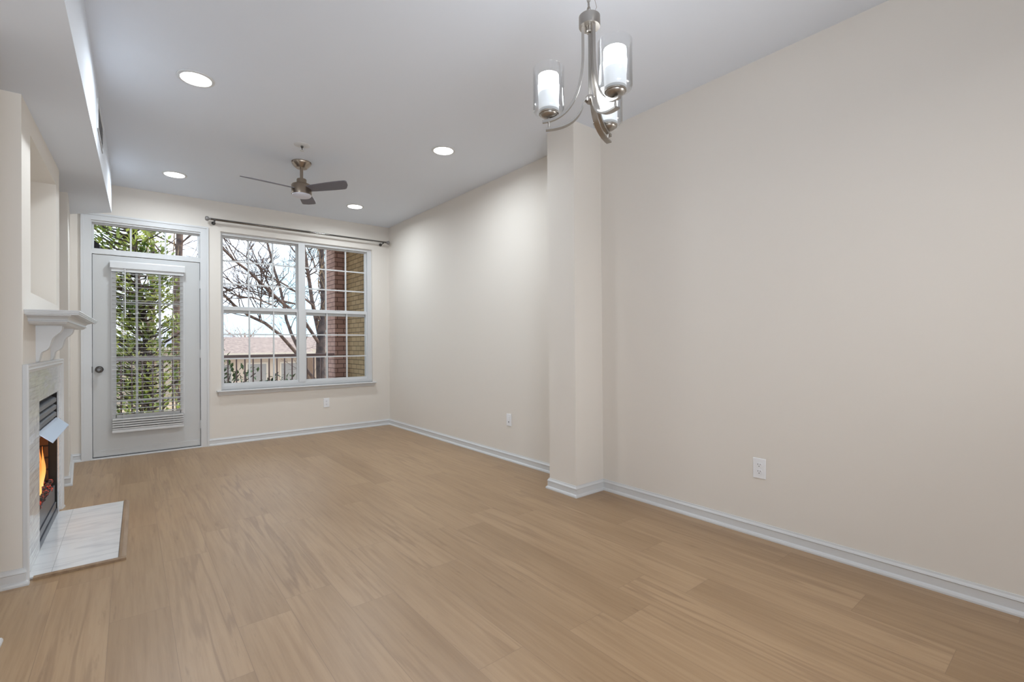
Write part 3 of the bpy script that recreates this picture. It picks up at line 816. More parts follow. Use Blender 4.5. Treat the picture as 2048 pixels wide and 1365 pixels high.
for th in (186, 306, 66):
    a = R_(th); dr = Vector((math.cos(a), math.sin(a), 0)); tt = Vector((-math.sin(a), math.cos(a), 0)); tp = math.tan(R_(15))
    T = lambda p: Vector((FX, FY, 2.505)) + dr * p[0] + tt * p[1] + Vector((0, 0, p[2] - tp * p[1]))
    outl = [(0.075, -0.040), (0.12, -0.046), (0.30, -0.056), (0.42, -0.058), (0.478, -0.054), (0.484, -0.040), (0.462, 0.010), (0.425, 0.050), (0.402, 0.058), (0.30, 0.056), (0.12, 0.046), (0.075, 0.040)]
    MB(T).prism(outl, -0.003, 0.003, 2).build('blade', 'blade', fan, bevel=0.001)

# ------------------------------------------------------------------ chandelier
AX, AY = 1.391, 1.236
ch = empty('chandelier', (AX, AY, H)); tag(ch, 'brushed nickel chandelier with three clear cylinder glass lamps', 'chandelier')
c = (AX, AY, 0)
MB().lathe([(0.0, H), (0.062, H), (0.062, H - 0.012), (0.050, H - 0.024), (0.010, H - 0.028), (0.0, H - 0.028)], c, 36).build('ceiling_canopy', 'nickel', ch, smooth=True)
mb = MB(); z = H - 0.03; k = 0
while z > 2.405:
    pts = []; a0 = R_(90 * k + 20)
    for j in range(15):
        t_ = 2 * math.pi * j / 14
        w_ = 0.0065 * math.cos(t_); pts.append((AX - 0.004 + w_ * math.cos(a0), AY + w_ * math.sin(a0), z - 0.014 + 0.0150 * math.sin(t_)))
    mb.tube(pts, 0.0018, 6, caps=False); z -= 0.0225; k += 1
mb.build('chain', 'nickel', ch, smooth=True)
mb = MB(); pts = []
for j in range(40):
    t_ = j / 39; zz = H - 0.03 + (2.388 - H + 0.03) * t_
    pts.append((AX - 0.004 + 0.012 * math.sin(t_ * 17), AY + 0.012 * math.cos(t_ * 15), zz))
mb.tube(pts, 0.0016, 6); mb.build('power_cord', 'nickel', ch, smooth=True)
mb = MB(); mb.tube([(AX + 0.006, AY, 2.48), (AX + 0.018, AY - 0.012, 2.452), (AX + 0.024, AY - 0.016, 2.425), (AX + 0.014, AY - 0.012, 2.404), (AX + 0.004, AY, 2.400)], 0.0008, 5)
mb.build('ground_wire', 'copper', ch, smooth=True)
mb = MB(); mb.tube([(AX - 0.004 + 0.011 * math.cos(2 * math.pi * j / 16), AY, 2.398 + 0.012 * math.sin(2 * math.pi * j / 16)) for j in range(17)], 0.0028, 8, caps=False)
mb.tube([(AX - 0.018, AY - 0.004, 2.391), (AX - 0.006, AY - 0.004, 2.396)], 0.004, 8); mb.build('loop', 'nickel', ch, smooth=True)
mb = MB(); mb.lathe([(0.0, 2.387), (0.039, 2.387), (0.041, 2.385), (0.041, 2.347), (0.040, 2.345), (0.0, 2.345)], c, 44); mb.build('hub', 'nickel', ch, smooth=True)
MB().lathe([(0.0, 2.346), (0.015, 2.346), (0.015, 2.326), (0.012, 2.323), (0.0, 2.323)], c, 28).build('hub_cap', 'nickel', ch, smooth=True)
MB().lathe([(0.0, 2.32), (0.0055, 2.32), (0.0055, 2.075), (0.0, 2.075)], c, 16).build('stem', 'nickel', ch, smooth=True)
MB().lathe([(0.0, 2.078), (0.014, 2.078), (0.017, 2.074), (0.017, 2.056), (0.012, 2.050), (0.0, 2.049)], c, 28).build('bottom_disc', 'nickel', ch, smooth=True)
def bez(p0, p1, p2, p3, n=18):
    return [p0 * (1 - t) ** 3 + p1 * 3 * t * (1 - t) ** 2 + p2 * 3 * t * t * (1 - t) + p3 * t ** 3 for t in [i / n for i in range(n + 1)]]
for deg in (135.2, -104.8, 15.2):
    a = R_(deg); dr = Vector((math.cos(a), math.sin(a), 0)); sd_ = Vector((-math.sin(a), math.cos(a), 0)); O_ = Vector((AX, AY, 0))
    zt = lambda r, z_: O_ + dr * r + Vector((0, 0, z_))
    up_ = [zt(0.026, 2.348), zt(0.026, 2.28)] + bez(zt(0.026, 2.24), zt(0.030, 2.08), zt(0.085, 1.992), zt(0.185, 1.988))
    mb = MB(); mb.strap(up_, sd_, 0.0125, 0.0105); mb.build('arm', 'nickel', ch, smooth=True)
    lo_ = [zt(0.012, 2.064), zt(0.022, 2.062)] + bez(zt(0.026, 2.052), zt(0.042, 1.985), zt(0.090, 1.958), zt(0.172, 1.956))
    mb = MB(); mb.strap(lo_, sd_, 0.022, 0.0065); mb.build('lower_arm', 'nickel', ch, smooth=True)
    lc = zt(0.160, 0); lc = (lc.x, lc.y, 0)
    mb = MB(); mb.tube([(lc[0], lc[1], 1.958), (lc[0], lc[1], 2.000)], 0.0042, 10); mb.lathe([(0.0, 1.953), (0.006, 1.954), (0.006, 1.962), (0.0, 1.963)], lc, 14); mb.build('post', 'nickel', ch, smooth=True)
    MB().lathe([(0.0, 2.000), (0.010, 2.0005), (0.024, 2.005), (0.032, 2.011), (0.034, 2.015), (0.0385, 2.016), (0.0395, 2.0215), (0.0, 2.0215)], lc, 32).build('cup', 'nickel', ch, smooth=True)
    MB().lathe([(0.012, 2.0220), (0.050, 2.0225), (0.057, 2.026), (0.060, 2.034), (0.060, 2.194), (0.0588, 2.196), (0.0575, 2.194), (0.0575, 2.036), (0.055, 2.030), (0.049, 2.0268), (0.012, 2.0262)], lc, 48, close=True).build('glass_shade', 'clear', ch, smooth=True, auto=60)
    MB().lathe([(0.0, 2.031), (0.0395, 2.031), (0.0395, 2.166), (0.036, 2.166), (0.034, 2.160), (0.0, 2.150)], lc, 36).build('frosted_tube', 'shade', ch, smooth=True)

# ------------------------------------------------------------------ soffit register
rg = empty('air_register', FP((0.237, 0.9, 2.6))); tag(rg, 'long white air register on the side face of the soffit', 'register')
mb = MB(FP); mb.box((0.233, 0.68, 2.47), (0.241, 0.70, 2.66)); mb.box((0.233, 1.16, 2.47), (0.241, 1.18, 2.66)); mb.box((0.233, 0.70, 2.47), (0.241, 1.16, 2.49)); mb.box((0.233, 0.70, 2.64), (0.241, 1.16, 2.66))
mb.build('register_frame', 'white', rg, bevel=0.002)
mb = MB(FP)
for k in range(7): mb.prism([(0.2345, 2.494 + k * 0.021), (0.2405, 2.488 + k * 0.021), (0.2405, 2.4895 + k * 0.021), (0.2345, 2.4955 + k * 0.021)], 0.70, 1.16, 1)
mb.build('louvres', 'white', rg)
MB(FP).box((0.2348, 0.70, 2.49), (0.2356, 1.16, 2.64)).build('duct_backing', 'steel', rg)

# ------------------------------------------------------------------ mantel shelf
mt = empty('mantel_shelf', FP((0, 0.68, 1.235))); tag(mt, 'white moulded mantel shelf on two scrolled corbels above the fireplace', 'mantel')
def mantel_layer(mb, lv):
    """mitred three-sided layers: each level is (depth from the wall, height, inset of both ends)"""
    U0, U1 = 0.045, 1.325
    rings = []
    for v_, z_, ins in lv:
        rings.append([mb.v(p) for p in ((-0.0005, U0 + ins, z_), (v_, U0 + ins, z_), (v_, U1 - ins, z_), (-0.0005, U1 - ins, z_))])
    for i in range(len(rings) - 1):
        for k in range(4): mb.bm.faces.new((rings[i][k], rings[i][(k + 1) % 4], rings[i + 1][(k + 1) % 4], rings[i + 1][k]))
    mb.bm.faces.new(rings[0]); mb.bm.faces.new(rings[-1][::-1])
mb = MB(FP); mantel_layer(mb, [(0.200, 1.304, 0.0), (0.200, 1.297, 0.0), (0.1965, 1.2955, 0.004), (0.1965, 1.289, 0.004), (0.193, 1.288, 0.010), (0.193, 1.282, 0.010), (0.160, 1.2815, 0.034)]); mb.build('shelf_board', 'white', mt)
mb = MB(FP); lv = [(0.164, 1.282, 0.036), (0.164, 1.277, 0.036)]
for k in range(9):
    a = math.pi / 2 * k / 8; lv.append((0.162 - 0.017 * math.sin(a), 1.277 - 0.019 * (1 - math.cos(a)), 0.040 + 0.062 * math.sin(a)))
lv += [(0.1455, 1.2535, 0.106), (0.1490, 1.2525, 0.098), (0.1490, 1.2495, 0.098), (0.1420, 1.2480, 0.118), (0.1400, 1.2420, 0.126), (0.1330, 1.2355, 0.152)]
mantel_layer(mb, lv); mb.build('crown_moulding', 'white', mt)
cprof = [(0.0, 1.2355), (0.104, 1.2355), (0.104, 1.226), (0.101, 1.212), (0.093, 1.198), (0.080, 1.186), (0.069, 1.174), (0.062, 1.160), (0.058, 1.145), (0.055, 1.128), (0.049, 1.113), (0.040, 1.103),
         (0.028, 1.097), (0.021, 1.090), (0.017, 1.076), (0.014, 1.058), (0.010, 1.045), (0.005, 1.039), (0.0, 1.038)]
for u in (0.375, 0.915):
    MB(FP).prism(cprof, u, u + 0.075, 1).build('corbel', 'white', mt)

# ------------------------------------------------------------------ fireplace
fp = empty('fireplace', FP((0, 0.68, 0))); tag(fp, 'white framed marble fireplace with a steel gas insert', 'fireplace')
mb = MB(FP)
for a, b_ in (((0.0005, 0.04, 0.0105), (0.008, OU0, OZ)), ((0.0005, OU1, 0.0105), (0.008, BU - 0.04, OZ)), ((0.0005, 0.04, OZ), (0.008, BU - 0.04, 1.0))): mb.box(a, b_)
mb.build('marble_surround', 'tile', fp)
mb = MB(FP)   # picture-frame moulding, mitred by rings
def frame_ring(ins, v_):
    return [mb.v(p) for p in ((v_, ins, 0.0), (v_, ins, 1.038 - ins), (v_, BU + 0.004 - ins, 1.038 - ins), (v_, BU + 0.004 - ins, 0.0))]
fr_ = [(0.0, 0.0005), (0.0, 0.016), (0.004, 0.021), (0.011, 0.021), (0.014, 0.018), (0.022, 0.018), (0.026, 0.020), (0.034, 0.016), (0.043, 0.012), (0.045, 0.0005)]
rings = [frame_ring(*q) for q in fr_]
for i in range(len(rings) - 1):
    for k in range(3): mb.bm.faces.new((rings[i][k], rings[i][k + 1], rings[i + 1][k + 1], rings[i + 1][k]))
for e_ in (0, 3): mb.bm.faces.new([r_[e_] for r_ in rings])
mb.build('frame_moulding', 'white', fp)
mb = MB(FP)   # firebox shell, open to the room
d0 = -0.40
mb.box((d0 - 0.01, OU0, 0), (d0, OU1, OZ)); mb.box((d0, OU0, 0), (0.0, OU0 + 0.01, OZ)); mb.box((d0, OU1 - 0.01, 0), (0.0, OU1, OZ)); mb.box((d0, OU0, OZ - 0.01), (0.0, OU1, OZ)); mb.box((d0, OU0, 0), (0.0, OU1, 0.01))
mb.build('firebox', 'soot', fp)
mb = MB(FP); mb.box((d0 + 0.04, OU0 + 0.05, 0.17), (d0 + 0.06, OU1 - 0.05, 0.62)); 
mb.box((d0 + 0.06, OU1 - 0.03, 0.17), (-0.040, OU1 - 0.02, 0.62)); mb.box((d0 + 0.06, OU0 + 0.02, 0.17), (-0.040, OU0 + 0.03, 0.62))
mb.build('brick_lining', 'firebrick', fp)
lp = MB(FP).box((-0.03, OU0 + 0.012, 0.622), (-0.022, OU1 - 0.03, OZ - 0.012)).build('louvre_panel', 'soot', fp)
for k in range(4):
    z0 = 0.795 - k * 0.047
    mb = MB(FP); mb.prism([(-0.020, z0), (0.002, z0 - 0.012), (0.002, z0 - 0.036), (-0.004, z0 - 0.038), (-0.004, z0 - 0.014), (-0.020, z0 - 0.004)], OU0 + 0.008, OU1 - 0.05, 1); mb.build('louvre', 'steel', lp)
mb = MB(FP); mb.prism([(-0.004, 0.650), (0.010, 0.643), (0.060, 0.594), (0.060, 0.590), (0.008, 0.640), (-0.004, 0.646)], OU0 + 0.006, OU1 - 0.012, 1)
mb.build('hood', 'hood', fp)
mb = MB(FP); mb.box((-0.016, OU0 + 0.008, 0.095), (-0.008, OU1 - 0.04, 0.205)); 
mb.prism([(-0.016, 0.090), (-0.002, 0.094), (-0.002, 0.050), (-0.016, 0.046)], OU0 + 0.008, OU1 - 0.04, 1)
mb.prism([(-0.016, 0.044), (0.004, 0.047), (0.006, 0.0125), (-0.016, 0.0125)], OU0 + 0.008, OU1 - 0.02, 1)
mb.build('lower_panel', 'steel', fp, bevel=0.002)

# burning log set
lg = empty('gas_log_set', FP((-0.18, 0.82, 0.2))); tag(lg, 'burning charred logs with orange flames inside the fireplace', 'fire logs')
random.seed(4)
MB(FP).box((-0.34, 0.46, 0.155), (-0.020, 1.15, 0.185)).build('burner_tray', 'soot', lg)
mb = MB(FP)
for k in range(230):
    v_, u_ = -0.022 - 0.20 * random.random() ** 2, random.uniform(0.47, 1.13); r_ = random.uniform(0.008, 0.020)
    p = (v_, u_, 0.188 + r_ * 0.4 + random.random() * 0.055 + max(0, -v_ - 0.05) * 0.3)
    cc = Vector(FP(p)); mb.lathe([(0.0, -r_ * 0.8), (r_ * 0.8, -r_ * 0.5), (r_, 0), (r_ * 0.7, r_ * 0.6), (0.0, r_ * 0.8)], cc, 7)
mb.build('ember_bed', 'ember', lg, smooth=True)
for (a, b_, r_) in (((-0.22, 0.50, 0.27), (-0.20, 1.12, 0.29), 0.050), ((-0.075, 0.54, 0.250), (-0.085, 1.10, 0.240), 0.034), ((-0.05, 0.62, 0.27), (-0.24, 0.86, 0.37), 0.030), ((-0.05, 1.04, 0.29), (-0.24, 0.80, 0.38), 0.028)):
    A_, B_ = Vector(a), Vector(b_); pts = [A_ + (B_ - A_) * (i / 7) + Vector((random.uniform(-.006, .006), 0, random.uniform(-.008, .008))) for i in range(8)]
    MB(FP).tube(pts, [r_ * random.uniform(0.85, 1.1) for _ in pts], 10).build('log', 'log', lg, smooth=True)
for k, (v_, u_, z0, hh, w_) in enumerate(((-0.030, 0.60, 0.26, 0.13, 0.013), (-0.033, 0.67, 0.25, 0.17, 0.015), (-0.030, 0.74, 0.25, 0.20, 0.015), (-0.034, 0.80, 0.25, 0.26, 0.016), (-0.030, 0.86, 0.27, 0.24, 0.015), (-0.034, 0.92, 0.28, 0.20, 0.013), (-0.030, 0.70, 0.24, 0.10, 0.011), (-0.040, 0.78, 0.23, 0.14, 0.012), (-0.06, 0.85, 0.30, 0.24, 0.018), (-0.07, 0.72, 0.28, 0.20, 0.018))):
    pts, rr = [], []
    for i in range(15):
        t_ = i / 14; pts.append((v_ + 0.004 * math.sin(7 * t_ + k), u_ + 0.020 * math.sin(6 * t_ + 2 * k) * t_, z0 + hh * t_))
        rr.append(max(0.0010, 0.7 * w_ * (math.sin(math.pi * min(1, 0.15 + t_ * 0.85)) ** 0.8) * (1 - 0.55 * t_)))
    MB(FP).tube(pts, rr, 8).build('flame', 'flame', lg, smooth=True)
fl = bpy.data.lights.new('fire_light', 'POINT'); fl.energy = 3.0; fl.color = (1, 0.45, 0.12); fl.shadow_soft_size = 0.06
flo = bpy.data.objects.new('fire_light', fl); COL.objects.link(flo); flo.location = FP((-0.12, 0.80, 0.48))

# hearth slab and its wood edging
he = MB(FP).box((0.0005, 0.046, 0.0), (0.345, 1.222, 0.010)).build('hearth_slab', 'hearth', bevel=0.002); tag(he, 'white marble hearth slab on the floor in front of the fireplace', 'hearth')
ed = empty('hearth_edging', FP((0.36, 0.6, 0))); tag(ed, 'tan oak threshold strip edging the marble hearth on two sides', 'edging')
MB(FP).prism([(0.0265, 0.0), (0.0265, 0.012), (0.052, 0.0135), (0.053, 0.0)], 0.030, 0.378, 0).build('near_strip', 'edging', ed)
MB(FP).prism([(0.347, 0.0), (0.347, 0.0135), (0.360, 0.0135), (0.378, 0.004), (0.378, 0.0)], 0.055, 1.224, 1).build('front_strip', 'edging', ed)

# ------------------------------------------------------------------ balcony
YO = D + 0.15
shell('balcony_floor', MB().box((-2.2, YO, -0.25), (3.6, 8.62, -0.08)), 'deck', 'grey concrete balcony floor outside', 'floor')
shell('balcony_ceiling', MB().box((-2.2, YO, 3.06), (3.6, 8.95, 3.20)), 'rail', 'covered balcony ceiling slab', 'ceiling')
shell('wall_balcony_right', MB().box((3.0, YO, -0.25), (3.2, 8.44, 3.06)), 'brick', 'tan brick side wall of the balcony', 'wall')
shell('wall_balcony_left', MB().box((-0.72, YO, -0.25), (-0.56, 8.44, 3.06)), 'brick', 'tan brick left side wall of the balcony', 'wall')
shell('wall_exterior', MB().box((2.95, D - 3, -3.0), (3.2, YO, 3.2)), 'brick', 'outer brick wall', 'wall')
shell('pillar_brick', MB().box((2.806, 8.44, -3.0), (3.30, 8.90, 3.06)), 'brickred', 'rose brick pier at the balcony corner', 'pillar')
rl = empty('balcony_railing', (1.2, 8.52, -0.08)); tag(rl, 'brown metal balcony railing with thin upright balusters outside', 'railing')
MB().box((-0.56, 8.49, 0.905), (2.806, 8.55, 0.968)).build('top_rail', 'rail', rl, bevel=0.006)
MB().box((-0.56, 8.505, 0.0), (2.806, 8.535, 0.035)).build('bottom_rail', 'rail', rl)
x = 2.70
while x > -0.5:
    MB().box((x - 0.009, 8.511, 0.034), (x + 0.009, 8.529, 0.916)).build('baluster', 'rail', rl); x -= 0.1165
for x in (-0.42, 1.10):
    MB().box((x - 0.02, 8.50, -0.08), (x + 0.02, 8.54, 0.915)).build('post', 'rail', rl)
ln = empty('porch_lantern', (-0.56, 7.42, 2.3)); tag(ln, 'dark porch lantern at the lower left corner of the transom', 'lantern')
MB().prism([(-0.43, 2.10), (-0.27, 2.10), (-0.27, 2.31), (-0.33, 2.37), (-0.37, 2.37), (-0.43, 2.31)], 7.34, 7.50, 1).build('lantern_body', 'lantern', ln, bevel=0.006)
MB().box((-0.56, 7.395, 2.17), (-0.42, 7.445, 2.22)).build('lantern_arm', 'lantern', ln)
MB().box((-0.56, 7.36, 2.08), (-0.545, 7.48, 2.30)).build('back_plate', 'lantern', ln)

# ------------------------------------------------------------------ outside: ground, trees, houses
shell('ground', MB().box((-90, D + 0.3, -3.4), (140, 170, -3.0)), 'ground', 'pale leaf littered ground below the balcony', 'ground')

def limb_radii(r0, r1, n): return [r0 + (r1 - r0) * i / (n - 1) for i in range(n)]

def grow(mb, p, d, ln_, r, depth, rng, spread=0.6, up_=0.15, n=4):
    pts = [p]; q = Vector(p); dd = Vector(d)
    for i in range(n):
        dd = (dd + Vector((rng.uniform(-1, 1), rng.uniform(-1, 1), rng.uniform(-1, 1))) * 0.16 + Vector((0, 0, up_ * 0.2))).normalized()
        q = q + dd * (ln_ / n); pts.append(q.copy())
    mb.tube(pts, limb_radii(r, r * 0.6, len(pts)), 5 if r < 0.03 else 8, caps=False)
    if depth == 0: return
    kids = 3 if depth > 1 else 4
    for k in range(kids):
        i = rng.randint(1, n); nd = (dd + Vector((rng.uniform(-1, 1), rng.uniform(-1, 1), rng.uniform(-0.7, 1))) * spread * 1.4).normalized()
        grow(mb, pts[i], nd, ln_ * rng.uniform(0.5, 0.75), r * rng.uniform(0.42, 0.6), depth - 1, rng, spread, up_, n)

def twigs_along(mb, pts, rng, count, ln_, r, depth=1):
    for k in range(count):
        i = rng.randint(1, len(pts) - 1); a, b_ = Vector(pts[i - 1]), Vector(pts[i]); p = a.lerp(b_, rng.random())
        along = (b_ - a).normalized()
        d = (along * 0.5 + Vector((rng.uniform(-1, 1), rng.uniform(-0.6, 0.6), rng.uniform(-0.5, 1)))).normalized()
        grow(mb, p, d, ln_ * rng.uniform(0.5, 1.2), r * rng.uniform(0.6, 1.1), depth, rng, 0.7, 0.05, 4)

# big bare tree beyond the railing
rng = random.Random(11)
bt = empty('bare_tree', (3.95, 13.0, -3.0)); tag(bt, 'large bare spreading tree with many limbs beyond the balcony railing', 'tree', 'bare winter trees outside')
tk = [(4.02, 13.0, -3.0), (3.96, 13.0, -1.5), (3.93, 13.0, -0.34), (3.95, 13.0, 0.19), (3.94, 13.0, 0.72), (3.95, 13.0, 1.25), (4.02, 13.05, 1.79), (4.06, 13.1, 2.33), (4.05, 13.15, 2.87), (4.04, 13.2, 3.41), (4.03, 13.2, 3.95), (4.03, 13.2, 4.62), (4.0, 13.3, 6.0)]
MB().tube(tk, [0.19, 0.15, 0.125, 0.12, 0.118, 0.115, 0.085, 0.075, 0.072, 0.07, 0.066, 0.06, 0.04], 14).build('trunk', 'barkdark', bt, smooth=True)
mb = MB()
for k in range(46):
    z0 = rng.uniform(1.2, 5.2); a0 = rng.uniform(0, 6.28); tw = rng.uniform(-3, 3); pp = []
    for i in range(7):
        zz = z0 + i * 0.13; a = a0 + tw * i / 6; q = max(t_ for t_ in range(len(tk) - 1) if tk[t_][2] <= zz)
        c_ = Vector(tk[q]).lerp(Vector(tk[q + 1]), (zz - tk[q][2]) / (tk[q + 1][2] - tk[q][2])); rr = 0.08 * rng.uniform(1.0, 1.7)
        pp.append(c_ + Vector((math.cos(a) * rr, math.sin(a) * rr, 0)))
    mb.tube(pp, 0.008, 5, caps=False)
mb.build('climbing_vine', 'vine', bt)
limbs = [
 ([(3.95, 13.0, -0.30), (3.88, 13.0, 0.06), (3.52, 12.8, 0.5), (3.18, 12.5, 0.95), (2.79, 12.2, 1.34), (2.41, 12.0, 1.62), (2.05, 11.8, 1.77), (1.75, 11.6, 1.96), (1.53, 11.5, 2.18), (1.32, 11.4, 2.46), (1.1, 11.3, 2.9)], 0.085, 0.035),
 ([(3.52, 12.8, 0.5), (3.4, 12.9, 0.93), (3.22, 13.0, 1.4), (3.15, 13.2, 1.77), (3.14, 13.4, 2.17), (3.07, 13.5, 2.63), (2.96, 13.6, 3.08), (2.9, 13.8, 3.57), (2.82, 14.0, 4.06)], 0.075, 0.05),
 ([(3.93, 13.0, 1.11), (3.44, 12.6, 1.69), (3.05, 12.2, 1.94), (2.7, 11.8, 2.11), (2.46, 11.5, 2.25), (2.16, 11.2, 2.45), (1.91, 11.0, 2.64), (1.63, 10.8, 2.8), (1.42, 10.7, 2.99), (1.23, 10.6, 3.13)], 0.075, 0.03),
 ([(3.94, 13.0, 1.25), (3.89, 13.2, 1.78), (3.84, 13.4, 2.33), (3.83, 13.6, 2.9), (3.81, 13.8, 3.47), (3.78, 14.0, 4.06), (3.76, 14.2, 4.65)], 0.10, 0.06),
 ([(3.93, 13.0, 1.78), (3.63, 12.6, 2.13), (3.25, 12.3, 2.34), (2.89, 12.0, 2.5), (2.53, 11.8, 2.64), (2.23, 11.6, 2.66), (1.96, 11.4, 2.56)], 0.05, 0.02),
 ([(3.17, 12.0, 2.07), (2.68, 11.8, 2.15), (2.38, 11.6, 2.23), (2.0, 11.4, 2.28), (1.69, 11.2, 2.37), (1.45, 11.0, 2.5)], 0.028, 0.018),
 ([(2.55, 11.6, 1.98), (2.31, 11.3, 2.03), (1.98, 11.0, 2.11), (1.73, 11.0, 2.1), (1.62, 11.0, 2.22), (1.45, 11.0, 2.28)], 0.03, 0.018),
 ([(2.26, 11.8, 1.67), (2.25, 11.6, 2.11), (2.25, 11.5, 2.38), (2.24, 11.5, 2.54)], 0.028, 0.018),
 ([(3.83, 13.6, 2.9), (3.46, 12.6, 3.1), (3.17, 12.3, 3.33), (2.9, 12.0, 3.53), (2.58, 12.0, 3.66)], 0.035, 0.02),
 ([(3.81, 13.8, 3.0), (3.73, 12.6, 3.0), (3.52, 12.2, 3.25), (3.31, 12.0, 3.52), (3.18, 12.0, 3.75)], 0.03, 0.02),
 ([(2.46, 11.5, 2.25), (2.31, 11.8, 2.83), (2.11, 12.0, 3.04), (1.82, 12.0, 3.26), (1.63, 12.0, 3.43)], 0.028, 0.016)]
for pts, r0, r1 in limbs:
    mb = MB(); mb.tube(pts, limb_radii(r0 * 0.60, r1 * 0.55, len(pts)), 9); mb.build('limb', 'bark', bt, smooth=True)
mb = MB()
for pts, r0, r1 in limbs: twigs_along(mb, pts, rng, 11, 0.75, 0.0125, 2)
mb.build('twigs', 'bark', bt)

def tall_tree(base, hgt, r, lean, label, mat, vine=True, seed=1, crown=14):
    rg_ = random.Random(seed); e = empty('bare_tree', base); tag(e, label, 'tree', 'bare winter trees outside')
    pts = [Vector(base) + Vector((lean[0] * t, lean[1] * t, hgt * t)) + Vector((rg_.uniform(-.05, .05), rg_.uniform(-.05, .05), 0)) for t in [i / 8 for i in range(9)]]
    MB().tube(pts, limb_radii(r, r * 0.55, 9), 12).build('trunk', mat, e, smooth=True)
    if vine:
        mb = MB()
        for k in range(26):
            z0 = rg_.uniform(0.2, 0.9); pp = []; a0 = rg_.uniform(0, 6.28); tw = rg_.uniform(-3, 3)
            for i in range(7):
                t = z0 + i * 0.02; c_ = pts[0].lerp(pts[-1], min(t, 1)); a = a0 + tw * i / 6
                rr = r * (1 - 0.45 * t) * rg_.uniform(1.0, 1.5); pp.append(c_ + Vector((math.cos(a) * rr, math.sin(a) * rr, 0)))
            mb.tube(pp, 0.012, 5, caps=False)
        mb.build('climbing_vine', 'vine', e)
    mb = MB()
    for k in range(crown):
        t = rg_.uniform(0.45, 0.98); p = pts[0].lerp(pts[-1], t)
        d = Vector((rg_.uniform(-1, 1), rg_.uniform(-1, 1), rg_.uniform(0.1, 0.9))).normalized()
        grow(mb, p, d, hgt * 0.14, r * 0.22, 2, rg_, 0.6, 0.1)
    mb.build('branches', 'bark', e)
tall_tree((0.90, 13.2, -3.0), 10.5, 0.095, (-0.08, 0.1, 0), 'vine covered bare trunk seen through the right pane of the transom', 'bark', True, 3)
tall_tree((0.55, 16.5, -3.0), 11.0, 0.07, (-0.15, 0.2, 0), 'thin bare trunk behind the middle pane of the transom', 'bark', True, 5)

# evergreen with glossy leaves in front of the door
def leaf(mb, p, d, ln_, w_, rng):
    d = d.normalized(); s = d.cross(Vector((rng.uniform(-.4, .4), rng.uniform(-.4, .4), 1))).normalized(); n_ = s.cross(d)
    a = mb.bm.verts.new(p); b_ = mb.bm.verts.new(p + d * ln_ * 0.5 + s * w_ / 2 + n_ * ln_ * 0.06); c_ = mb.bm.verts.new(p + d * ln_ - n_ * ln_ * 0.08); e = mb.bm.verts.new(p + d * ln_ * 0.5 - s * w_ / 2 + n_ * ln_ * 0.06); m_ = mb.bm.verts.new(p + d * ln_ * 0.5)
    mb.bm.faces.new((a, b_, m_)); mb.bm.faces.new((b_, c_, m_)); mb.bm.faces.new((c_, e, m_)); mb.bm.faces.new((e, a, m_))
def leafy(name, label, cat, group, base, trunk, tr_, clusters, per, ln_, mat, seed, branch_from):
    rg_ = random.Random(seed); e = empty(name, base); tag(e, label, cat, group)
    MB().tube(trunk, limb_radii(tr_, tr_ * 0.4, len(trunk)), 10).build('trunk', 'barkdark', e, smooth=True)
    mb, lb = MB(), MB()
    for cpos in clusters:
        cpos = Vector(cpos); st = Vector(branch_from(cpos)); mid = st.lerp(cpos, 0.5) + Vector((0, 0, -0.06))
        mb.tube([st, mid, cpos], [0.018, 0.012, 0.006], 5, caps=False)
        for k in range(per):
            p = st.lerp(cpos, rg_.uniform(0.55, 1.1)) + Vector((rg_.gauss(0, .09), rg_.gauss(0, .09), rg_.gauss(0, .08)))
            d = (cpos - st).normalized() * 0.6 + Vector((rg_.uniform(-1, 1), rg_.uniform(-1, 1), rg_.uniform(-0.5, 0.9)))
            leaf(lb, p, d, ln_ * rg_.uniform(0.7, 1.25), ln_ * 0.46, rg_)
    mb.build('branches', 'barkdark', e); lb.build('foliage', mat, e)
rg_ = random.Random(2); cl = []
while len(cl) < 310:
    z = rg_.uniform(-0.6, 3.55); f_ = 1.0 - 0.22 * max(0, z - 2.4); rx = (0.88 if z < 2.2 else 0.78) * f_
    x = -0.08 + rg_.uniform(-1, 1) * rx; y = 10.2 + rg_.uniform(-1, 1) * 0.75
    if ((x + 0.08) / rx) ** 2 + ((y - 10.2) / 0.78) ** 2 < 1: cl.append((x, y, z))
TM = [(0.30, 10.2, -3.0), (0.27, 10.2, -1.5), (0.26, 10.2, -0.65), (0.24, 10.2, 0.0), (0.24, 10.2, 0.71), (0.21, 10.2, 1.39), (0.14, 10.2, 1.99), (0.06, 10.2, 2.57), (0.02, 10.2, 3.3)]
def tm_from(c_): 
    zt_ = max(-0.6, min(3.2, c_.z - 0.25)); 
    for a, b_ in zip(TM, TM[1:]):
        if a[2] <= zt_ <= b_[2]: return Vector(a).lerp(Vector(b_), (zt_ - a[2]) / (b_[2] - a[2]))
    return TM[-1]
leafy('evergreen_tree', 'leafy evergreen tree behind the blind and the left panes of the transom', 'tree', None, (0.30, 10.2, -3.0), TM, 0.08, cl, 19, 0.115, 'leaf', 21, tm_from)
rg_ = random.Random(6); cl = []
for k in range(48):
    t = rg_.random(); cl.append((1.15 + 1.5 * t, 9.7 + rg_.uniform(-.4, .4), 0.56 - 0.30 * t + rg_.uniform(-0.50, 0.20) * (1 - 0.3 * t)))
for k in range(7): cl.append((1.22 + rg_.uniform(-.12, .16), 9.8, 0.95 + rg_.uniform(-.16, .2)))
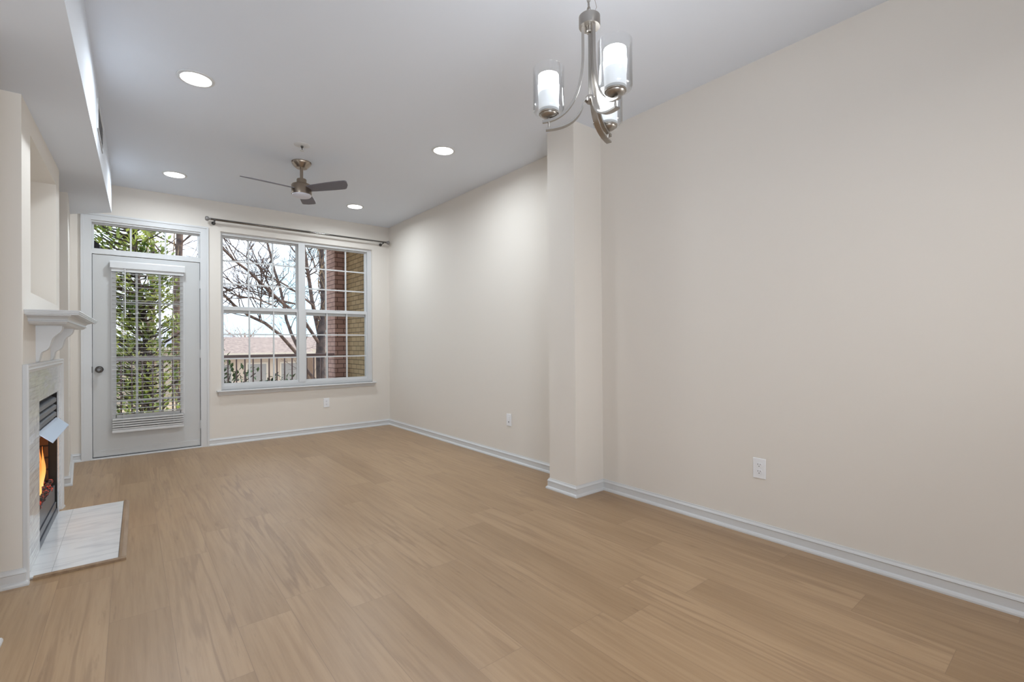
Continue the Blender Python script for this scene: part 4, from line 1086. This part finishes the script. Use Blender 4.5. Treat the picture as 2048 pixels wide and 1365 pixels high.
leafy('evergreen_shrub', 'dark leafy evergreen shrub behind the lower railing balusters', 'shrub', None, (1.75, 9.9, -3.0), [(1.75, 9.9, -3.0), (1.72, 9.9, -1.5), (1.7, 9.85, -0.6), (1.6, 9.8, 0.0)], 0.06, cl, 11, 0.12, 'shrub', 9,
      lambda c_: (1.7, 9.85, -0.5) if c_.z < 0.6 else (1.3, 9.9, 0.3))

# houses across the way
def house(base, w_, dp, hw, roof_h, rmat, label, nwin):
    x, y = base; e = empty('house', (x, y, -3.0)); tag(e, label, 'house', 'houses across the way')
    MB().box((x - w_ / 2, y, -3.0), (x + w_ / 2, y + dp, hw)).build('house_wall', 'stucco', e)
    MB().prism([(y - 0.5, hw), (y + dp / 2, hw + roof_h), (y + dp + 0.5, hw)], x - w_ / 2 - 0.4, x + w_ / 2 + 0.4, 0).build('roof', rmat, e)
    MB().box((x - w_ / 2 - 0.42, y - 0.56, hw - 0.16), (x + w_ / 2 + 0.42, y - 0.48, hw + 0.06)).build('fascia', 'fascia', e)
    for k in range(nwin):
        wx = x - w_ / 2 + w_ * (k + 0.5) / nwin
        f_ = MB().box((wx - 0.55, y - 0.05, hw - 1.9), (wx + 0.55, y, hw - 0.5)).build('house_window', 'fascia', e)
        MB().box((wx - 0.47, y - 0.06, hw - 1.82), (wx + 0.47, y - 0.045, hw - 0.58)).build('window_pane', 'winglass', f_)
house((5.6, 30.0), 5.2, 8.0, 0.62, 1.0, 'roof', 'beige house with a brown shingle roof behind the bare tree', 3)
house((12.4, 34.0), 5.0, 8.0, 0.75, 1.0, 'roof', 'beige house seen to the right between trunk and pier', 3)
house((2.6, 44.0), 9.0, 9.0, 0.95, 0.9, 'roofgrey', 'distant grey roofed house at the left edge of the window', 4)

# far line of bare trees on the horizon
for k, (x, y) in enumerate(((-10.0, 64), (0.5, 60), (11.0, 66), (21.5, 61), (32.0, 66), (43.0, 64))):
    rg_ = random.Random(40 + k); e = empty('bare_tree', (x, y, -3.0)); tag(e, 'hazy bare tree on the far horizon behind the houses', 'tree', 'bare trees on the horizon')
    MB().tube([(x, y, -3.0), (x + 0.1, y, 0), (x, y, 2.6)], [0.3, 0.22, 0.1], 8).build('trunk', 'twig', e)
    mb = MB()
    for j in range(16):
        grow(mb, Vector((x, y, rg_.uniform(-1.0, 1.6))), Vector((rg_.uniform(-1, 1), rg_.uniform(-0.5, 0.5), rg_.uniform(0.2, 0.9))).normalized(), 2.3, 0.06, 2, rg_, 0.7, 0.1)
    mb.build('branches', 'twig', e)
